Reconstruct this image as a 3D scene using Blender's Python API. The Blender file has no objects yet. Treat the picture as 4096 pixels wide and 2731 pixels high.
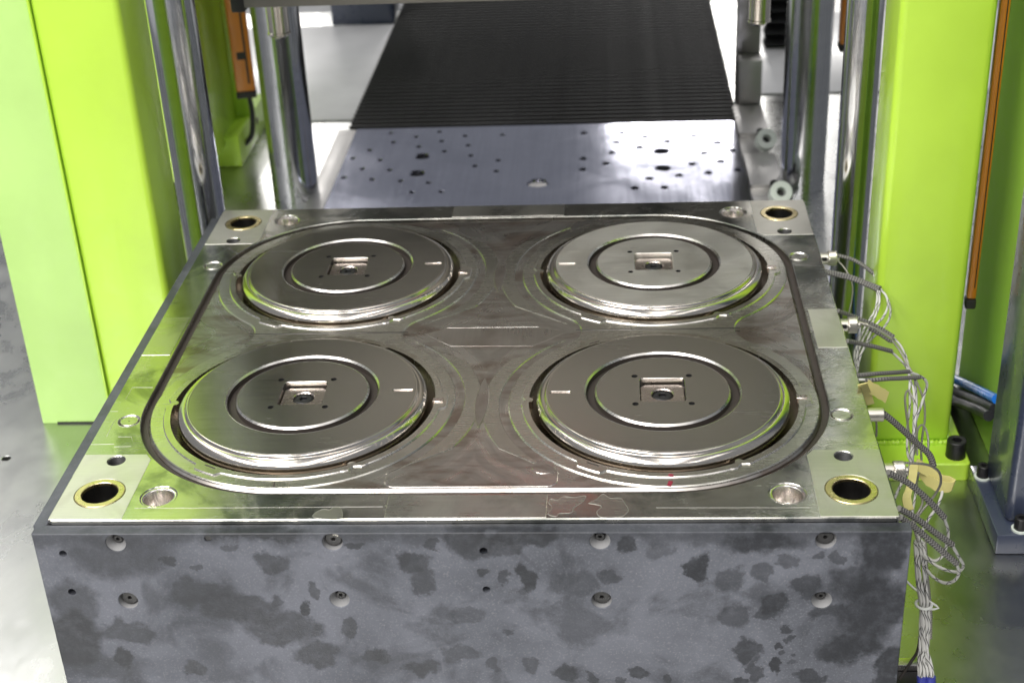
import bpy, bmesh, math, random
from mathutils import Vector, Matrix
from mathutils.geometry import tessellate_polygon
random.seed(7)
PI = math.pi
sc = bpy.context.scene
COL = sc.collection

# ------------------------------------------------------------------ camera
cd = bpy.data.cameras.new('camera'); cam = bpy.data.objects.new('camera', cd); COL.objects.link(cam)
cam.location = (0.15754, -1.67939, 0.89135)
cam.rotation_euler = (1.07689, 0.04336, 0.05495)
cd.sensor_width = 36.0; cd.lens = 51.684; cd.clip_start = 0.05; cd.clip_end = 200
cd.dof.use_dof = True; cd.dof.focus_distance = 1.72; cd.dof.aperture_fstop = 6.3
sc.camera = cam
# ------------------------------------------------------------------ light of the hall
w = bpy.data.worlds.new('World'); sc.world = w; w.use_nodes = True
w.node_tree.nodes['Background'].inputs[0].default_value = (0.92, 0.95, 1.0, 1)
w.node_tree.nodes['Background'].inputs[1].default_value = 0.29
def ceiling_lamp(x, y, z, sx, sy, power, col=(1.0, 0.97, 0.93)):
    l = bpy.data.lights.new('ceiling_lamp', 'AREA'); l.shape = 'RECTANGLE'; l.size = sx; l.size_y = sy
    l.energy = power; l.color = col
    o = bpy.data.objects.new('ceiling_lamp', l); COL.objects.link(o); o.location = (x, y, z)
    return o
LAMP_Z = 4.2
for x, y, p in ((-3.55, -4.6, 170), (-3.55, -2.0, 140), (-3.55, 1.5, 40), (-3.55, 4.0, 60),
                (-1.4, -6.0, 150), (-1.4, -3.2, 205), (-1.4, -0.4, 60),
                (0.6, -6.0, 45), (0.6, -3.2, 45), (0.6, -0.4, 25),
                (2.75, -5.0, 25), (2.75, -2.0, 15), (2.55, 5.2, 60), (-2.3, 9.0, 60)):
    ceiling_lamp(x, y, LAMP_Z, 0.9, 2.6, p)
ceiling_lamp(1.30, 15.3, LAMP_Z, 2.2, 2.6, 900)
ceiling_lamp(-4.1, 15.8, LAMP_Z, 1.5, 3.2, 450)  # added far lamp, set to brighten the left cover panel by reflection
sc.view_settings.view_transform = 'Standard'; sc.view_settings.look = 'None'
sc.view_settings.exposure = -0.12; sc.view_settings.gamma = 1.0
sc.view_settings.use_curve_mapping = False
sc.cycles.use_denoising = True
sc.cycles.max_bounces = 10; sc.cycles.glossy_bounces = 6; sc.cycles.diffuse_bounces = 4
sc.cycles.sample_clamp_indirect = 6.0; sc.cycles.blur_glossy = 0.5
sc.cycles.caustics_reflective = True

# ------------------------------------------------------------------ materials
class NT:
    def __init__(s, name):
        s.m = bpy.data.materials.new(name); s.m.use_nodes = True; s.t = s.m.node_tree
        s.b = s.t.nodes['Principled BSDF']; s._c = {}
    def n(s, typ, **kw):
        nd = s.t.nodes.new(typ)
        for k, v in kw.items(): setattr(nd, k, v)
        return nd
    def l(s, a, b): s.t.links.new(a, b)
    def co(s, scale=(1, 1, 1), rot=(0, 0, 0), loc=(0, 0, 0)):
        g = s.n('ShaderNodeTexCoord'); mp = s.n('ShaderNodeMapping')
        mp.inputs['Scale'].default_value = scale; mp.inputs['Rotation'].default_value = rot
        mp.inputs['Location'].default_value = loc
        s.l(g.outputs['Object'], mp.inputs[0]); return mp.outputs[0]
    def noise(s, vec, scale, detail=3, rough=0.55, dist=0.0):
        nd = s.n('ShaderNodeTexNoise'); nd.inputs['Scale'].default_value = scale
        nd.inputs['Detail'].default_value = detail; nd.inputs['Roughness'].default_value = rough
        nd.inputs['Distortion'].default_value = dist
        s.l(vec, nd.inputs['Vector']); return nd.outputs['Fac']
    def ramp(s, fac, a, b, va=0.0, vb=1.0, smooth=True):
        nd = s.n('ShaderNodeMapRange'); nd.interpolation_type = 'SMOOTHSTEP' if smooth else 'LINEAR'
        for i, v in zip(('From Min', 'From Max', 'To Min', 'To Max'), (a, b, va, vb)): nd.inputs[i].default_value = v
        s.l(fac, nd.inputs['Value']); return nd.outputs[0]
    def mix(s, fac, a, b):
        nd = s.n('ShaderNodeMix'); nd.data_type = 'RGBA'
        if isinstance(fac, (int, float)): nd.inputs[0].default_value = fac
        else: s.l(fac, nd.inputs[0])
        for i, v in ((6, a), (7, b)):
            if isinstance(v, tuple): nd.inputs[i].default_value = v + (1,)
            else: s.l(v, nd.inputs[i])
        return nd.outputs[2]
    def math(s, op, a, b=None, clamp=False):
        nd = s.n('ShaderNodeMath', operation=op); nd.use_clamp = clamp
        for i, v in enumerate((a, b)):
            if v is None: continue
            if isinstance(v, (int, float)): nd.inputs[i].default_value = v
            else: s.l(v, nd.inputs[i])
        return nd.outputs[0]
    def bump(s, h, strength, dist):
        nd = s.n('ShaderNodeBump'); nd.inputs['Strength'].default_value = strength; nd.inputs['Distance'].default_value = dist
        s.l(h, nd.inputs['Height']); s.l(nd.outputs[0], s.b.inputs['Normal'])
    def set(s, **kw):
        for k, v in kw.items():
            k = {'col': 'Base Color', 'rough': 'Roughness', 'metal': 'Metallic', 'spec': 'Specular IOR Level',
                 'coat': 'Coat Weight', 'coatr': 'Coat Roughness'}[k]
            if isinstance(v, tuple): s.b.inputs[k].default_value = v + (1,)
            elif isinstance(v, (int, float)): s.b.inputs[k].default_value = v
            else: s.l(v, s.b.inputs[k])
        return s.m

def steel(name, col, r0, r1, brush=(14, 800, 14), stain=None, stain_amt=0.5, stain_scale=9, bump=0.015, bdist=0.0004, thr=(0.48, 0.66), spot=0.0, brr=0.03):
    """machined steel: fine tool lines, cloudy finish, dark oxide stains"""
    t = NT(name)
    v = t.co(); br = t.noise(t.co(scale=brush), 1.0, 3, 0.6)
    cl = t.noise(v, stain_scale, 5, 0.62, 0.6)
    rough = t.ramp(cl, 0.3, 0.7, r0, r1)
    rough = t.math('ADD', rough, t.ramp(br, 0.3, 0.7, -brr, brr))
    c = t.mix(t.ramp(br, 0.25, 0.75), tuple(x * 0.9 for x in col), col)
    if stain:
        m = t.ramp(t.noise(t.co(loc=(3.1, 1.7, 0)), stain_scale * 0.55, 6, 0.65, 0.9), thr[0], thr[1], 0, stain_amt)
        c = t.mix(m, c, stain)
    if spot:
        m2 = t.ramp(t.noise(t.co(scale=(1, 3, 1), loc=(9, 2, 1)), 55, 2, 0.5), 0.68, 0.76, 0, spot)
        c = t.mix(m2, c, tuple(x * 0.45 for x in col))
    t.set(col=c, rough=rough, metal=1.0)
    if bump: t.bump(br, bump, bdist)
    return t.m

M = {}
M['plate'] = steel('plate_steel', (0.62, 0.61, 0.56), 0.17, 0.29, stain=(0.22, 0.235, 0.22), stain_amt=0.8, stain_scale=13, brush=(14, 700, 14), thr=(0.47, 0.60), bump=0.02)
M['pad'] = steel('ground_pad_steel', (0.72, 0.705, 0.65), 0.40, 0.52, stain=(0.58, 0.56, 0.51), stain_amt=0.6, stain_scale=20)
M['pad2'] = steel('worn_pad_steel', (0.63, 0.62, 0.57), 0.26, 0.36, stain=(0.42, 0.42, 0.385), stain_amt=0.7, stain_scale=15)
M['land'] = steel('land_steel', (0.68, 0.665, 0.61), 0.22, 0.31, stain=(0.44, 0.43, 0.38), stain_amt=0.4, stain_scale=7)
def pocket_mat():
    """milled pocket floor: tool-path rings round the cavities, brown oil film"""
    t = NT('pocket_steel'); v = t.co(); s = t.n('ShaderNodeSeparateXYZ'); t.l(v, s.inputs[0])
    dx = t.math('SUBTRACT', t.math('ABSOLUTE', s.outputs[0]), 0.2145); dy = t.math('SUBTRACT', t.math('ABSOLUTE', s.outputs[1]), 0.1765)
    d = t.math('SQRT', t.math('ADD', t.math('MULTIPLY', dx, dx), t.math('MULTIPLY', dy, dy)))
    cb = t.n('ShaderNodeCombineXYZ'); t.l(t.math('MULTIPLY', t.math('ADD', d, t.math('MULTIPLY', t.noise(t.co(loc=(4, 2, 0)), 7, 2), 0.03)), 48.0), cb.inputs[0])
    t.l(t.math('MULTIPLY', s.outputs[0], 5.0), cb.inputs[1]); t.l(t.math('MULTIPLY', s.outputs[1], 9.0), cb.inputs[2])
    rings = t.noise(cb.outputs[0], 1.0, 3, 0.55)
    wipe = t.noise(t.co(scale=(0.55, 1.6, 1)), 17, 5, 0.62, 0.8)
    col = t.mix(t.ramp(rings, 0.36, 0.66), (0.48, 0.46, 0.435), (0.70, 0.68, 0.65))
    col = t.mix(t.ramp(wipe, 0.43, 0.64, 0, 0.7), col, (0.27, 0.195, 0.155))
    t.set(col=col, rough=t.ramp(rings, 0.3, 0.7, 0.36, 0.24), metal=1.0); t.bump(rings, 0.10, 0.0006)
    return t.m
M['pocket'] = pocket_mat()
M['pocket2'] = steel('pocket_steel_milled', (0.55, 0.52, 0.49), 0.26, 0.36, stain=(0.36, 0.31, 0.28), stain_amt=0.6, stain_scale=12, brush=(150, 4, 4), bump=0.05)
M['disc'] = steel('disc_steel', (0.53, 0.51, 0.475), 0.20, 0.26, stain=(0.46, 0.435, 0.40), stain_amt=0.4, stain_scale=4, brush=(8, 600, 8))
M['disc_matte'] = steel('disc_matte_steel', (0.86, 0.85, 0.80), 0.40, 0.50, stain=(0.66, 0.64, 0.58), stain_amt=0.6, stain_scale=8, brush=(8, 600, 8), spot=0.35)
M['polish'] = steel('polished_steel', (0.76, 0.71, 0.655), 0.165, 0.195, stain=(0.66, 0.60, 0.53), stain_amt=0.25, stain_scale=12, bump=0, brr=0.0)
M['bright'] = steel('bright_cut_steel', (0.80, 0.76, 0.73), 0.20, 0.28, bump=0)
M['bevel'] = steel('bevel_steel', (0.78, 0.75, 0.72), 0.24, 0.32, bump=0)
M['gap'] = steel('gap_steel', (0.17, 0.14, 0.11), 0.25, 0.38, bump=0)
M['ring'] = steel('ring_steel', (0.68, 0.66, 0.60), 0.20, 0.30, stain=(0.38, 0.31, 0.22), stain_amt=0.45, stain_scale=10)
M['insert'] = steel('insert_steel', (0.70, 0.62, 0.58), 0.22, 0.32, stain=(0.52, 0.42, 0.38), stain_amt=0.5, stain_scale=30)
M['dark_steel'] = steel('dark_steel', (0.16, 0.155, 0.15), 0.3, 0.5, bump=0)
M['block'] = steel('block_steel', (0.33, 0.325, 0.30), 0.28, 0.45, stain=(0.18, 0.17, 0.15), stain_amt=0.6)
M['table'] = steel('table_steel', (0.45, 0.46, 0.56), 0.085, 0.13, stain=(0.37, 0.38, 0.47), stain_amt=0.6, stain_scale=7, brush=(300, 5, 5), bump=0.008, brr=0.008)
M['rail'] = steel('rail_steel', (0.56, 0.55, 0.54), 0.38, 0.46, stain=(0.42, 0.41, 0.40), stain_amt=0.5, stain_scale=12)
M['chrome'] = steel('chrome_bar', (0.64, 0.65, 0.68), 0.12, 0.16, brush=(2, 2, 30), stain_scale=5, bump=0)
M['gland'] = steel('knurled_nickel', (0.66, 0.63, 0.56), 0.25, 0.4, bump=0)
M['brass'] = steel('bronze_brass', (0.72, 0.60, 0.33), 0.24, 0.36, stain=(0.52, 0.42, 0.22), stain_amt=0.5, stain_scale=40, bump=0)
M['bed'] = steel('bed_steel', (0.56, 0.565, 0.555), 0.24, 0.34, stain=(0.44, 0.45, 0.45), stain_amt=0.5, stain_scale=3.2, brush=(30, 20, 4), bump=0)

def paint(name, col, rough=0.32, var=0.06, coat=0.3, orange=0.15):
    t = NT(name); v = t.co()
    f = t.ramp(t.noise(v, 5, 4), 0.3, 0.7)
    t.set(col=t.mix(f, tuple(c * (1 - var) for c in col), tuple(min(1, c * (1 + var)) for c in col)),
          rough=t.ramp(t.noise(v, 40, 3), 0.3, 0.7, rough - 0.04, rough + 0.05), coat=coat, coatr=0.12)
    if orange: t.bump(t.noise(v, 260, 2), orange, 0.0004)
    return t.m
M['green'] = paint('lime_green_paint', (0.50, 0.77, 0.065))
M['green_matt_shaded'] = paint('shaded_matt_lime', (0.28, 0.50, 0.045), rough=0.75, coat=0)  # matt lime paint darkened: the right rear column's shade is in the colour
M['pale_green'] = paint('pale_lime_paint', (0.49, 0.76, 0.22), rough=0.45, coat=0.1)
M['navy'] = paint('navy_blue_paint', (0.040, 0.050, 0.085), rough=0.30, coat=0.5)
M['orange'] = paint('orange_aluminium', (0.56, 0.19, 0.010), rough=0.42, coat=0.1, orange=0)
M['white_panel'] = paint('white_panel_paint', (0.80, 0.80, 0.82), rough=0.35, coat=0.2)
M['red'] = paint('red_plate', (0.75, 0.03, 0.02), rough=0.4)
M['marker'] = paint('red_marker_ink', (0.20, 0.01, 0.03), rough=0.4, coat=0, orange=0)
M['nylon'] = paint('white_nylon', (0.66, 0.72, 0.66), rough=0.45, coat=0, orange=0)
M['black'] = paint('black_oxide', (0.010, 0.010, 0.011), rough=0.5, coat=0, orange=0)
M['head'] = paint('burnished_black_oxide', (0.035, 0.034, 0.034), rough=0.5, coat=0.1, orange=0)
M['bellows'] = paint('matt_black_bellows', (0.006, 0.0063, 0.008), rough=0.5, coat=0, orange=0)
M['pleat'] = paint('bellows_crest', (0.012, 0.0125, 0.015), rough=0.5, coat=0, orange=0)
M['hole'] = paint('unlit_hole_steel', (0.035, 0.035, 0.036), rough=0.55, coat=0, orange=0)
M['hole2'] = paint('hole_shade_black', (0.008, 0.008, 0.008), rough=0.8, coat=0, orange=0)  # black linings put the inner shade of holes into the colour
M['upper_board'] = paint('brown_grey_board', (0.31, 0.29, 0.262), rough=0.55, var=0.15, coat=0, orange=0)
M['upper_steel'] = paint('dark_upper_steel', (0.125, 0.117, 0.106), rough=0.45, var=0.2, coat=0, orange=0)  # dark tone put in so the back discs mirror dark
M['rubber'] = paint('black_rubber', (0.016, 0.017, 0.020), rough=0.42, coat=0, orange=0)
M['seal'] = paint('brown_seal_and_shade', (0.034, 0.027, 0.023), rough=0.55, coat=0, orange=0)
M['blue_hose'] = paint('blue_polyurethane', (0.015, 0.16, 0.62), rough=0.28, coat=0.2, orange=0)
M['blue_sleeve'] = paint('blue_shrink_sleeve', (0.04, 0.05, 0.30), rough=0.45, coat=0, orange=0)
M['tie'] = paint('white_nylon_tie', (0.72, 0.73, 0.70), rough=0.4, coat=0, orange=0)
M['tape'] = paint('pale_yellow_tape', (0.56, 0.51, 0.19), rough=0.6, coat=0, orange=0.3)
M['plug'] = paint('orange_plug_black', (0.02, 0.018, 0.016), rough=0.5, coat=0, orange=0)
M['wall'] = paint('hall_wall', (0.42, 0.42, 0.42), rough=0.7, coat=0, orange=0)
M['concrete'] = paint('hall_floor_paint', (0.50, 0.51, 0.53), rough=0.3, coat=0.2, orange=0)

STAINS = [(-0.3748, -0.0358, 0.0757, 0.0368, 0.6), (-0.4321, -0.1041, 0.0324, 0.0364, 0.55), (-0.4463, -0.1446, 0.0411, 0.0415, 0.75), (-0.3812, -0.1384, 0.0375, 0.0174, 0.6), (-0.2952, -0.0843, 0.0398, 0.0197, 0.6), (-0.25, -0.1041, 0.0478, 0.023, 0.65), (-0.2057, -0.134, 0.0481, 0.0233, 0.65), (-0.1693, -0.1684, 0.0323, 0.0207, 0.65), (-0.3872, -0.1733, 0.0157, 0.0115, 0.75), (-0.3107, -0.1897, 0.0189, 0.0115, 0.65), (-0.3163, -0.0455, 0.0118, 0.0092, 0.65), (-0.206, -0.0438, 0.018, 0.0144, 0.6), (-0.2426, -0.0247, 0.0117, 0.0061, 0.5), (-0.2843, -0.0532, 0.0066, 0.0052, 0.5), (-0.1786, -0.106, 0.0071, 0.0139, 0.75), (-0.1633, -0.0824, 0.0095, 0.0078, 0.6), (-0.4176, -0.1859, 0.0629, 0.0232, 0.5), (-0.2215, -0.006, 0.0694, 0.0084, 0.75), (-0.209, -0.0942, 0.0071, 0.0069, 0.5), (-0.0582, -0.0441, 0.02, 0.0172, 0.7), (-0.0478, -0.0709, 0.0155, 0.0165, 0.6), (-0.0349, -0.0197, 0.0092, 0.0094, 0.65), (0.0049, -0.018, 0.0304, 0.0225, 0.7), (0.0614, -0.0108, 0.0453, 0.0148, 0.75), (0.0623, -0.0652, 0.0123, 0.0231, 0.9), (0.0165, -0.0576, 0.0092, 0.0086, 0.7), (0.0377, -0.0633, 0.0092, 0.008, 0.6), (0.0455, -0.0274, 0.0198, 0.0112, 0.6), (0.1666, -0.0222, 0.012, 0.013, 0.7), (0.1127, -0.071, 0.023, 0.0192, 0.4), (0.1511, -0.0616, 0.0183, 0.0076, 0.55), (-0.0055, -0.1157, 0.0188, 0.0119, 0.4), (0.039, -0.1375, 0.0079, 0.008, 0.55), (-0.0166, -0.17, 0.0223, 0.0154, 0.5), (-0.1064, -0.1703, 0.0177, 0.0123, 0.65), (-0.0577, -0.1845, 0.0225, 0.0124, 0.65), (0.0193, -0.1842, 0.0096, 0.0082, 0.5), (0.0641, -0.182, 0.0127, 0.0165, 0.5), (0.1003, -0.1941, 0.0159, 0.0128, 0.65), (0.1288, -0.2002, 0.0072, 0.0083, 0.65), (0.1796, -0.1958, 0.0095, 0.0107, 0.7), (0.159, -0.2042, 0.0067, 0.0062, 0.55), (0.2097, -0.2019, 0.0079, 0.0087, 0.65), (0.2057, -0.0279, 0.0165, 0.0149, 0.4), (-0.1149, -0.0213, 0.0123, 0.0056, 0.65), (-0.1315, -0.1298, 0.0096, 0.0121, 0.6), (0.3011, -0.0189, 0.0518, 0.0175, 0.75), (0.2422, -0.0522, 0.0113, 0.0218, 0.9), (0.2772, -0.0674, 0.0181, 0.0171, 0.5), (0.3113, -0.0542, 0.0142, 0.0113, 0.5), (0.3378, -0.0449, 0.0134, 0.0093, 0.5), (0.3557, -0.075, 0.018, 0.0143, 0.6), (0.3221, -0.0999, 0.0167, 0.0174, 0.7), (0.28, -0.1154, 0.0168, 0.0216, 0.55), (0.3135, -0.1134, 0.0168, 0.0078, 0.6), (0.3357, -0.131, 0.0064, 0.0059, 0.65), (0.3425, -0.1458, 0.0046, 0.0083, 0.6), (0.3307, -0.1587, 0.0056, 0.006, 0.7), (0.2982, -0.1588, 0.0155, 0.0161, 0.7), (0.307, -0.1891, 0.0094, 0.0205, 0.65), (0.3271, -0.1849, 0.0078, 0.0092, 0.8), (0.3358, -0.1697, 0.0039, 0.004, 0.6), (0.349, -0.1707, 0.0034, 0.0034, 0.6), (0.3442, -0.1838, 0.0065, 0.0032, 0.5), (0.4082, -0.0751, 0.0299, 0.0286, 0.6), (0.4252, -0.1037, 0.0376, 0.0488, 0.75), (0.4316, -0.0285, 0.0294, 0.0409, 0.75), (0.4061, -0.1585, 0.0337, 0.022, 0.85), (0.4462, -0.1824, 0.0154, 0.0326, 0.75), (0.3685, -0.0339, 0.0118, 0.0059, 0.5), (0.3818, -0.1095, 0.0227, 0.0116, 0.6), (0.3651, -0.197, 0.0202, 0.0086, 0.65), (0.2903, -0.2035, 0.0126, 0.0066, 0.75), (0.3909, -0.0376, 0.0089, 0.0083, 0.5)]
def board_mat():
    """grey mineral insulation board with oil stains and rubbed dust"""
    t = NT('insulation_board'); v = t.co()
    base = t.mix(t.ramp(t.noise(v, 7, 6, 0.6, 0.4), 0.30, 0.68), (0.090, 0.096, 0.114), (0.160, 0.168, 0.198))
    grain = t.noise(v, 420, 2, 0.6)
    base = t.mix(t.ramp(grain, 0.5, 0.85, 0, 0.34), base, (0.38, 0.38, 0.40))
    # positions wander so that no stain keeps a clean outline
    nz = t.n('ShaderNodeTexNoise'); nz.inputs['Scale'].default_value = 26; nz.inputs['Detail'].default_value = 5; nz.inputs['Roughness'].default_value = 0.65
    t.l(v, nz.inputs['Vector']); cen = t.n('ShaderNodeVectorMath', operation='SUBTRACT'); cen.inputs[1].default_value = (0.5, 0.5, 0.5); t.l(nz.outputs['Color'], cen.inputs[0])
    sc1 = t.n('ShaderNodeVectorMath', operation='SCALE'); sc1.inputs['Scale'].default_value = 0.050; t.l(cen.outputs[0], sc1.inputs[0])
    wob = t.n('ShaderNodeVectorMath', operation='ADD'); t.l(v, wob.inputs[0]); t.l(sc1.outputs[0], wob.inputs[1])
    m = None; clear = None
    for x, z, rx, rz, s in STAINS:
        s = min(0.96, s * 1.25)
        q = t.n('ShaderNodeVectorMath', operation='SUBTRACT'); t.l(wob.outputs[0], q.inputs[0]); q.inputs[1].default_value = (x, 0, z)
        k = t.n('ShaderNodeVectorMath', operation='MULTIPLY'); t.l(q.outputs[0], k.inputs[0]); k.inputs[1].default_value = (1 / rx, 0, 1 / rz)
        ln = t.n('ShaderNodeVectorMath', operation='LENGTH'); t.l(k.outputs[0], ln.inputs[0])
        soft = 0.30 if rx < 0.05 else 0.50
        f = t.math('SUBTRACT', 1.0, t.ramp(ln.outputs['Value'], 1.0 - soft, 1.06, 1 - s, 1.0))
        # overlapping stains deepen each other
        inv = t.math('SUBTRACT', 1.0, f); clear = inv if clear is None else t.math('MULTIPLY', clear, inv)
    sp = t.n('ShaderNodeSeparateXYZ'); t.l(wob.outputs[0], sp.inputs[0])
    top = t.math('SUBTRACT', 1.0, t.ramp(sp.outputs[2], -0.026, -0.010, 0.0, 0.62))
    wear = t.math('SUBTRACT', 1.0, t.ramp(t.noise(t.co(loc=(1.7, 0, 0.9)), 13, 6, 0.62, 0.5), 0.48, 0.66, 0, 0.6))
    m = t.math('SUBTRACT', 1.0, t.math('MULTIPLY', t.math('MULTIPLY', clear, top), wear), True)
    m = t.math('MULTIPLY', m, t.ramp(t.noise(v, 60, 5, 0.7), 0.25, 0.6, 0.72, 1.0))
    c = t.mix(m, base, (0.018, 0.020, 0.025))
    t.set(col=c, rough=t.ramp(m, 0, 1, 0.62, 0.42), spec=0.35)
    t.bump(t.math('ADD', grain, t.math('MULTIPLY', t.noise(v, 90, 4), 0.8)), 0.35, 0.0007)
    return t.m
M['board'] = board_mat()
M['bore_board'] = paint('lit_cut_board', (0.25, 0.25, 0.255), rough=0.7, var=0.15, coat=0, orange=0.4)  # clean cut board, lightened in colour for the lit countersink lip

def uv_mat(name, kind):
    t = NT(name); u = t.n('ShaderNodeUVMap'); s = t.n('ShaderNodeSeparateXYZ'); t.l(u.outputs[0], s.inputs[0])
    U, V = s.outputs[0], s.outputs[1]
    if kind == 'wire':      # white glass braid with a crossing black tracer
        a = t.math('ABSOLUTE', t.math('SUBTRACT', t.math('FRACT', t.math('ADD', t.math('MULTIPLY', V, 36.0), U)), 0.5))
        b = t.math('ABSOLUTE', t.math('SUBTRACT', t.math('FRACT', t.math('SUBTRACT', t.math('MULTIPLY', V, 36.0), U)), 0.5))
        m = t.math('MAXIMUM', t.ramp(a, 0.43, 0.47), t.ramp(b, 0.43, 0.47))
        t.set(col=t.mix(m, (0.54, 0.535, 0.51), (0.03, 0.03, 0.03)), rough=0.6)
        h = t.math('SINE', t.math('MULTIPLY', t.math('ADD', t.math('MULTIPLY', V, 400.0), U), 6.283)); t.bump(h, 0.25, 0.0003)
    else:
        k, nu, ca, cb, me, ro = {'sleeve': (270.0, 6.0, (0.035, 0.034, 0.033), (0.25, 0.243, 0.23), 0.0, 0.5),
                                 'steel': (520.0, 4.0, (0.22, 0.21, 0.19), (0.50, 0.48, 0.44), 0.75, 0.35)}[kind]
        zz = t.math('MULTIPLY', t.math('PINGPONG', t.math('MULTIPLY', U, nu), 0.5), 0.9)
        h = t.math('SINE', t.math('MULTIPLY', t.math('ADD', t.math('MULTIPLY', V, k), zz), 6.283))
        t.set(col=t.mix(t.ramp(h, -0.5, 0.7), ca, cb), rough=ro, metal=me); t.bump(h, 0.6, 0.0005)
    return t.m
M['wire'] = uv_mat('white_braided_wire', 'wire'); M['sleeve'] = uv_mat('grey_braided_sleeve', 'sleeve'); M['steel_braid'] = uv_mat('steel_braid_cable', 'steel')

# ------------------------------------------------------------------ builders
def link(name, me, mat, parent=None, loc=(0, 0, 0), rot=(0, 0, 0)):
    o = bpy.data.objects.new(name, me); COL.objects.link(o)
    if mat is not None and not me.materials: me.materials.append(mat)
    o.location = loc; o.rotation_euler = rot
    if parent is not None: o.parent = parent
    return o
def thing(name, label, cat, loc=(0, 0, 0), group=None):
    o = bpy.data.objects.new(name, None); COL.objects.link(o); o.location = loc; o.empty_display_size = 0.05
    return tag(o, label, cat, group)
def tag(o, label, cat, group=None):
    o['label'] = label; o['category'] = cat
    if group: o['group'] = group
    return o
def struct(o, label):
    o['kind'] = 'structure'; o['label'] = label; return o
def to_mesh(bm, smooth=None):
    me = bpy.data.meshes.new('m'); bmesh.ops.recalc_face_normals(bm, faces=bm.faces); bm.to_mesh(me); bm.free()
    if smooth:
        for p in me.polygons: p.use_smooth = True
        me.set_sharp_from_angle(angle=math.radians(smooth))
    return me
def circle(cx, cy, r, n=48): return [(cx + r * math.cos(2 * PI * i / n), cy + r * math.sin(2 * PI * i / n)) for i in range(n)]
def round_rect(cx, cy, hx, hy, r, n=8):
    out = []
    for sx, sy, a0 in ((1, 1, 0), (-1, 1, PI / 2), (-1, -1, PI), (1, -1, 1.5 * PI)):
        for i in range(n + 1):
            a = a0 + PI / 2 * i / n
            out.append((cx + sx * (hx - r) + r * math.cos(a), cy + sy * (hy - r) + r * math.sin(a)))
    return out
def offset(loop, d):
    """move a counter-clockwise loop inwards by d (outwards when negative)"""
    n = len(loop); out = []
    for i in range(n):
        p0, p1, p2 = Vector(loop[i - 1]), Vector(loop[i]), Vector(loop[(i + 1) % n])
        a = (p1 - p0).normalized(); b = (p2 - p1).normalized(); na = Vector((-a.y, a.x)); nb = Vector((-b.y, b.x))
        m = na + nb; m = m / max(m.length_squared * 0.5, 1e-6) if m.length > 1e-6 else na
        if m.length > 2.5: m = m.normalized() * 2.5
        q = p1 + m * d; out.append((q.x, q.y))
    return out
def plate_mesh(outer, holes, z0, z1, ch=0.0004, hch=0.0004, bottom=False, smooth=35):
    """flat plate with holes; every edge of the top face carries a chamfer"""
    bm = bmesh.new(); tops = []
    for k, lp in enumerate([outer] + holes):
        c = ch if k == 0 else (hch[k - 1] if isinstance(hch, (list, tuple)) else hch)
        inn = offset(lp, c if k == 0 else -c) if c else lp
        top = [bm.verts.new((x, y, z1)) for x, y in inn]
        mid = [bm.verts.new((x, y, z1 - c)) for x, y in lp] if c else top
        low = [bm.verts.new((x, y, z0)) for x, y in lp]
        n = len(lp)
        for i in range(n):
            j = (i + 1) % n
            if c: bm.faces.new((mid[i], mid[j], top[j], top[i]))
            bm.faces.new((low[i], low[j], mid[j], mid[i]))
        tops.append(top)
    flat = [v for lp in tops for v in lp]
    for a, b, c in tessellate_polygon([[v.co.copy() for v in lp] for lp in tops]):
        try: bm.faces.new((flat[a], flat[b], flat[c]))
        except ValueError: pass
    return to_mesh(bm, smooth)
def lathe_mesh(prof, n=96, smooth=35):
    bm = bmesh.new(); rows = []
    for r, z in prof:
        if r < 1e-6: rows.append([bm.verts.new((0, 0, z))])
        else: rows.append([bm.verts.new((r * math.cos(2 * PI * i / n), r * math.sin(2 * PI * i / n), z)) for i in range(n)])
    for a, b in zip(rows, rows[1:]):
        for i in range(n):
            j = (i + 1) % n
            if len(a) == 1 and len(b) == 1: continue
            if len(a) == 1: bm.faces.new((a[0], b[i], b[j]))
            elif len(b) == 1: bm.faces.new((a[i], a[j], b[0]))
            else: bm.faces.new((a[i], a[j], b[j], b[i]))
    return to_mesh(bm, smooth)
def box_mesh(x0, x1, y0, y1, z0, z1, bev=0.002, seg=2):
    bm = bmesh.new(); bmesh.ops.create_cube(bm, size=1)
    for v in bm.verts: v.co = Vector(((x0, x1)[v.co.x > 0], (y0, y1)[v.co.y > 0], (z0, z1)[v.co.z > 0]))
    if bev: bmesh.ops.bevel(bm, geom=bm.edges[:], offset=bev, segments=seg, affect='EDGES', profile=0.5)
    return to_mesh(bm, 40)
def spline(pts, step=0.004):
    P = [Vector(p) for p in pts]; out = []
    if len(P) == 2: P = [P[0], (P[0] + P[1]) / 2, P[1]]
    for i in range(len(P) - 1):
        p0 = P[max(i - 1, 0)]; p1 = P[i]; p2 = P[i + 1]; p3 = P[min(i + 2, len(P) - 1)]
        n = max(2, int((p2 - p1).length / step))
        for k in range(n):
            t = k / n
            out.append(0.5 * ((2 * p1) + (p2 - p0) * t + (2 * p0 - 5 * p1 + 4 * p2 - p3) * t * t + (3 * p1 - p0 - 3 * p2 + p3) * t ** 3))
    out.append(P[-1]); return out
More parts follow.
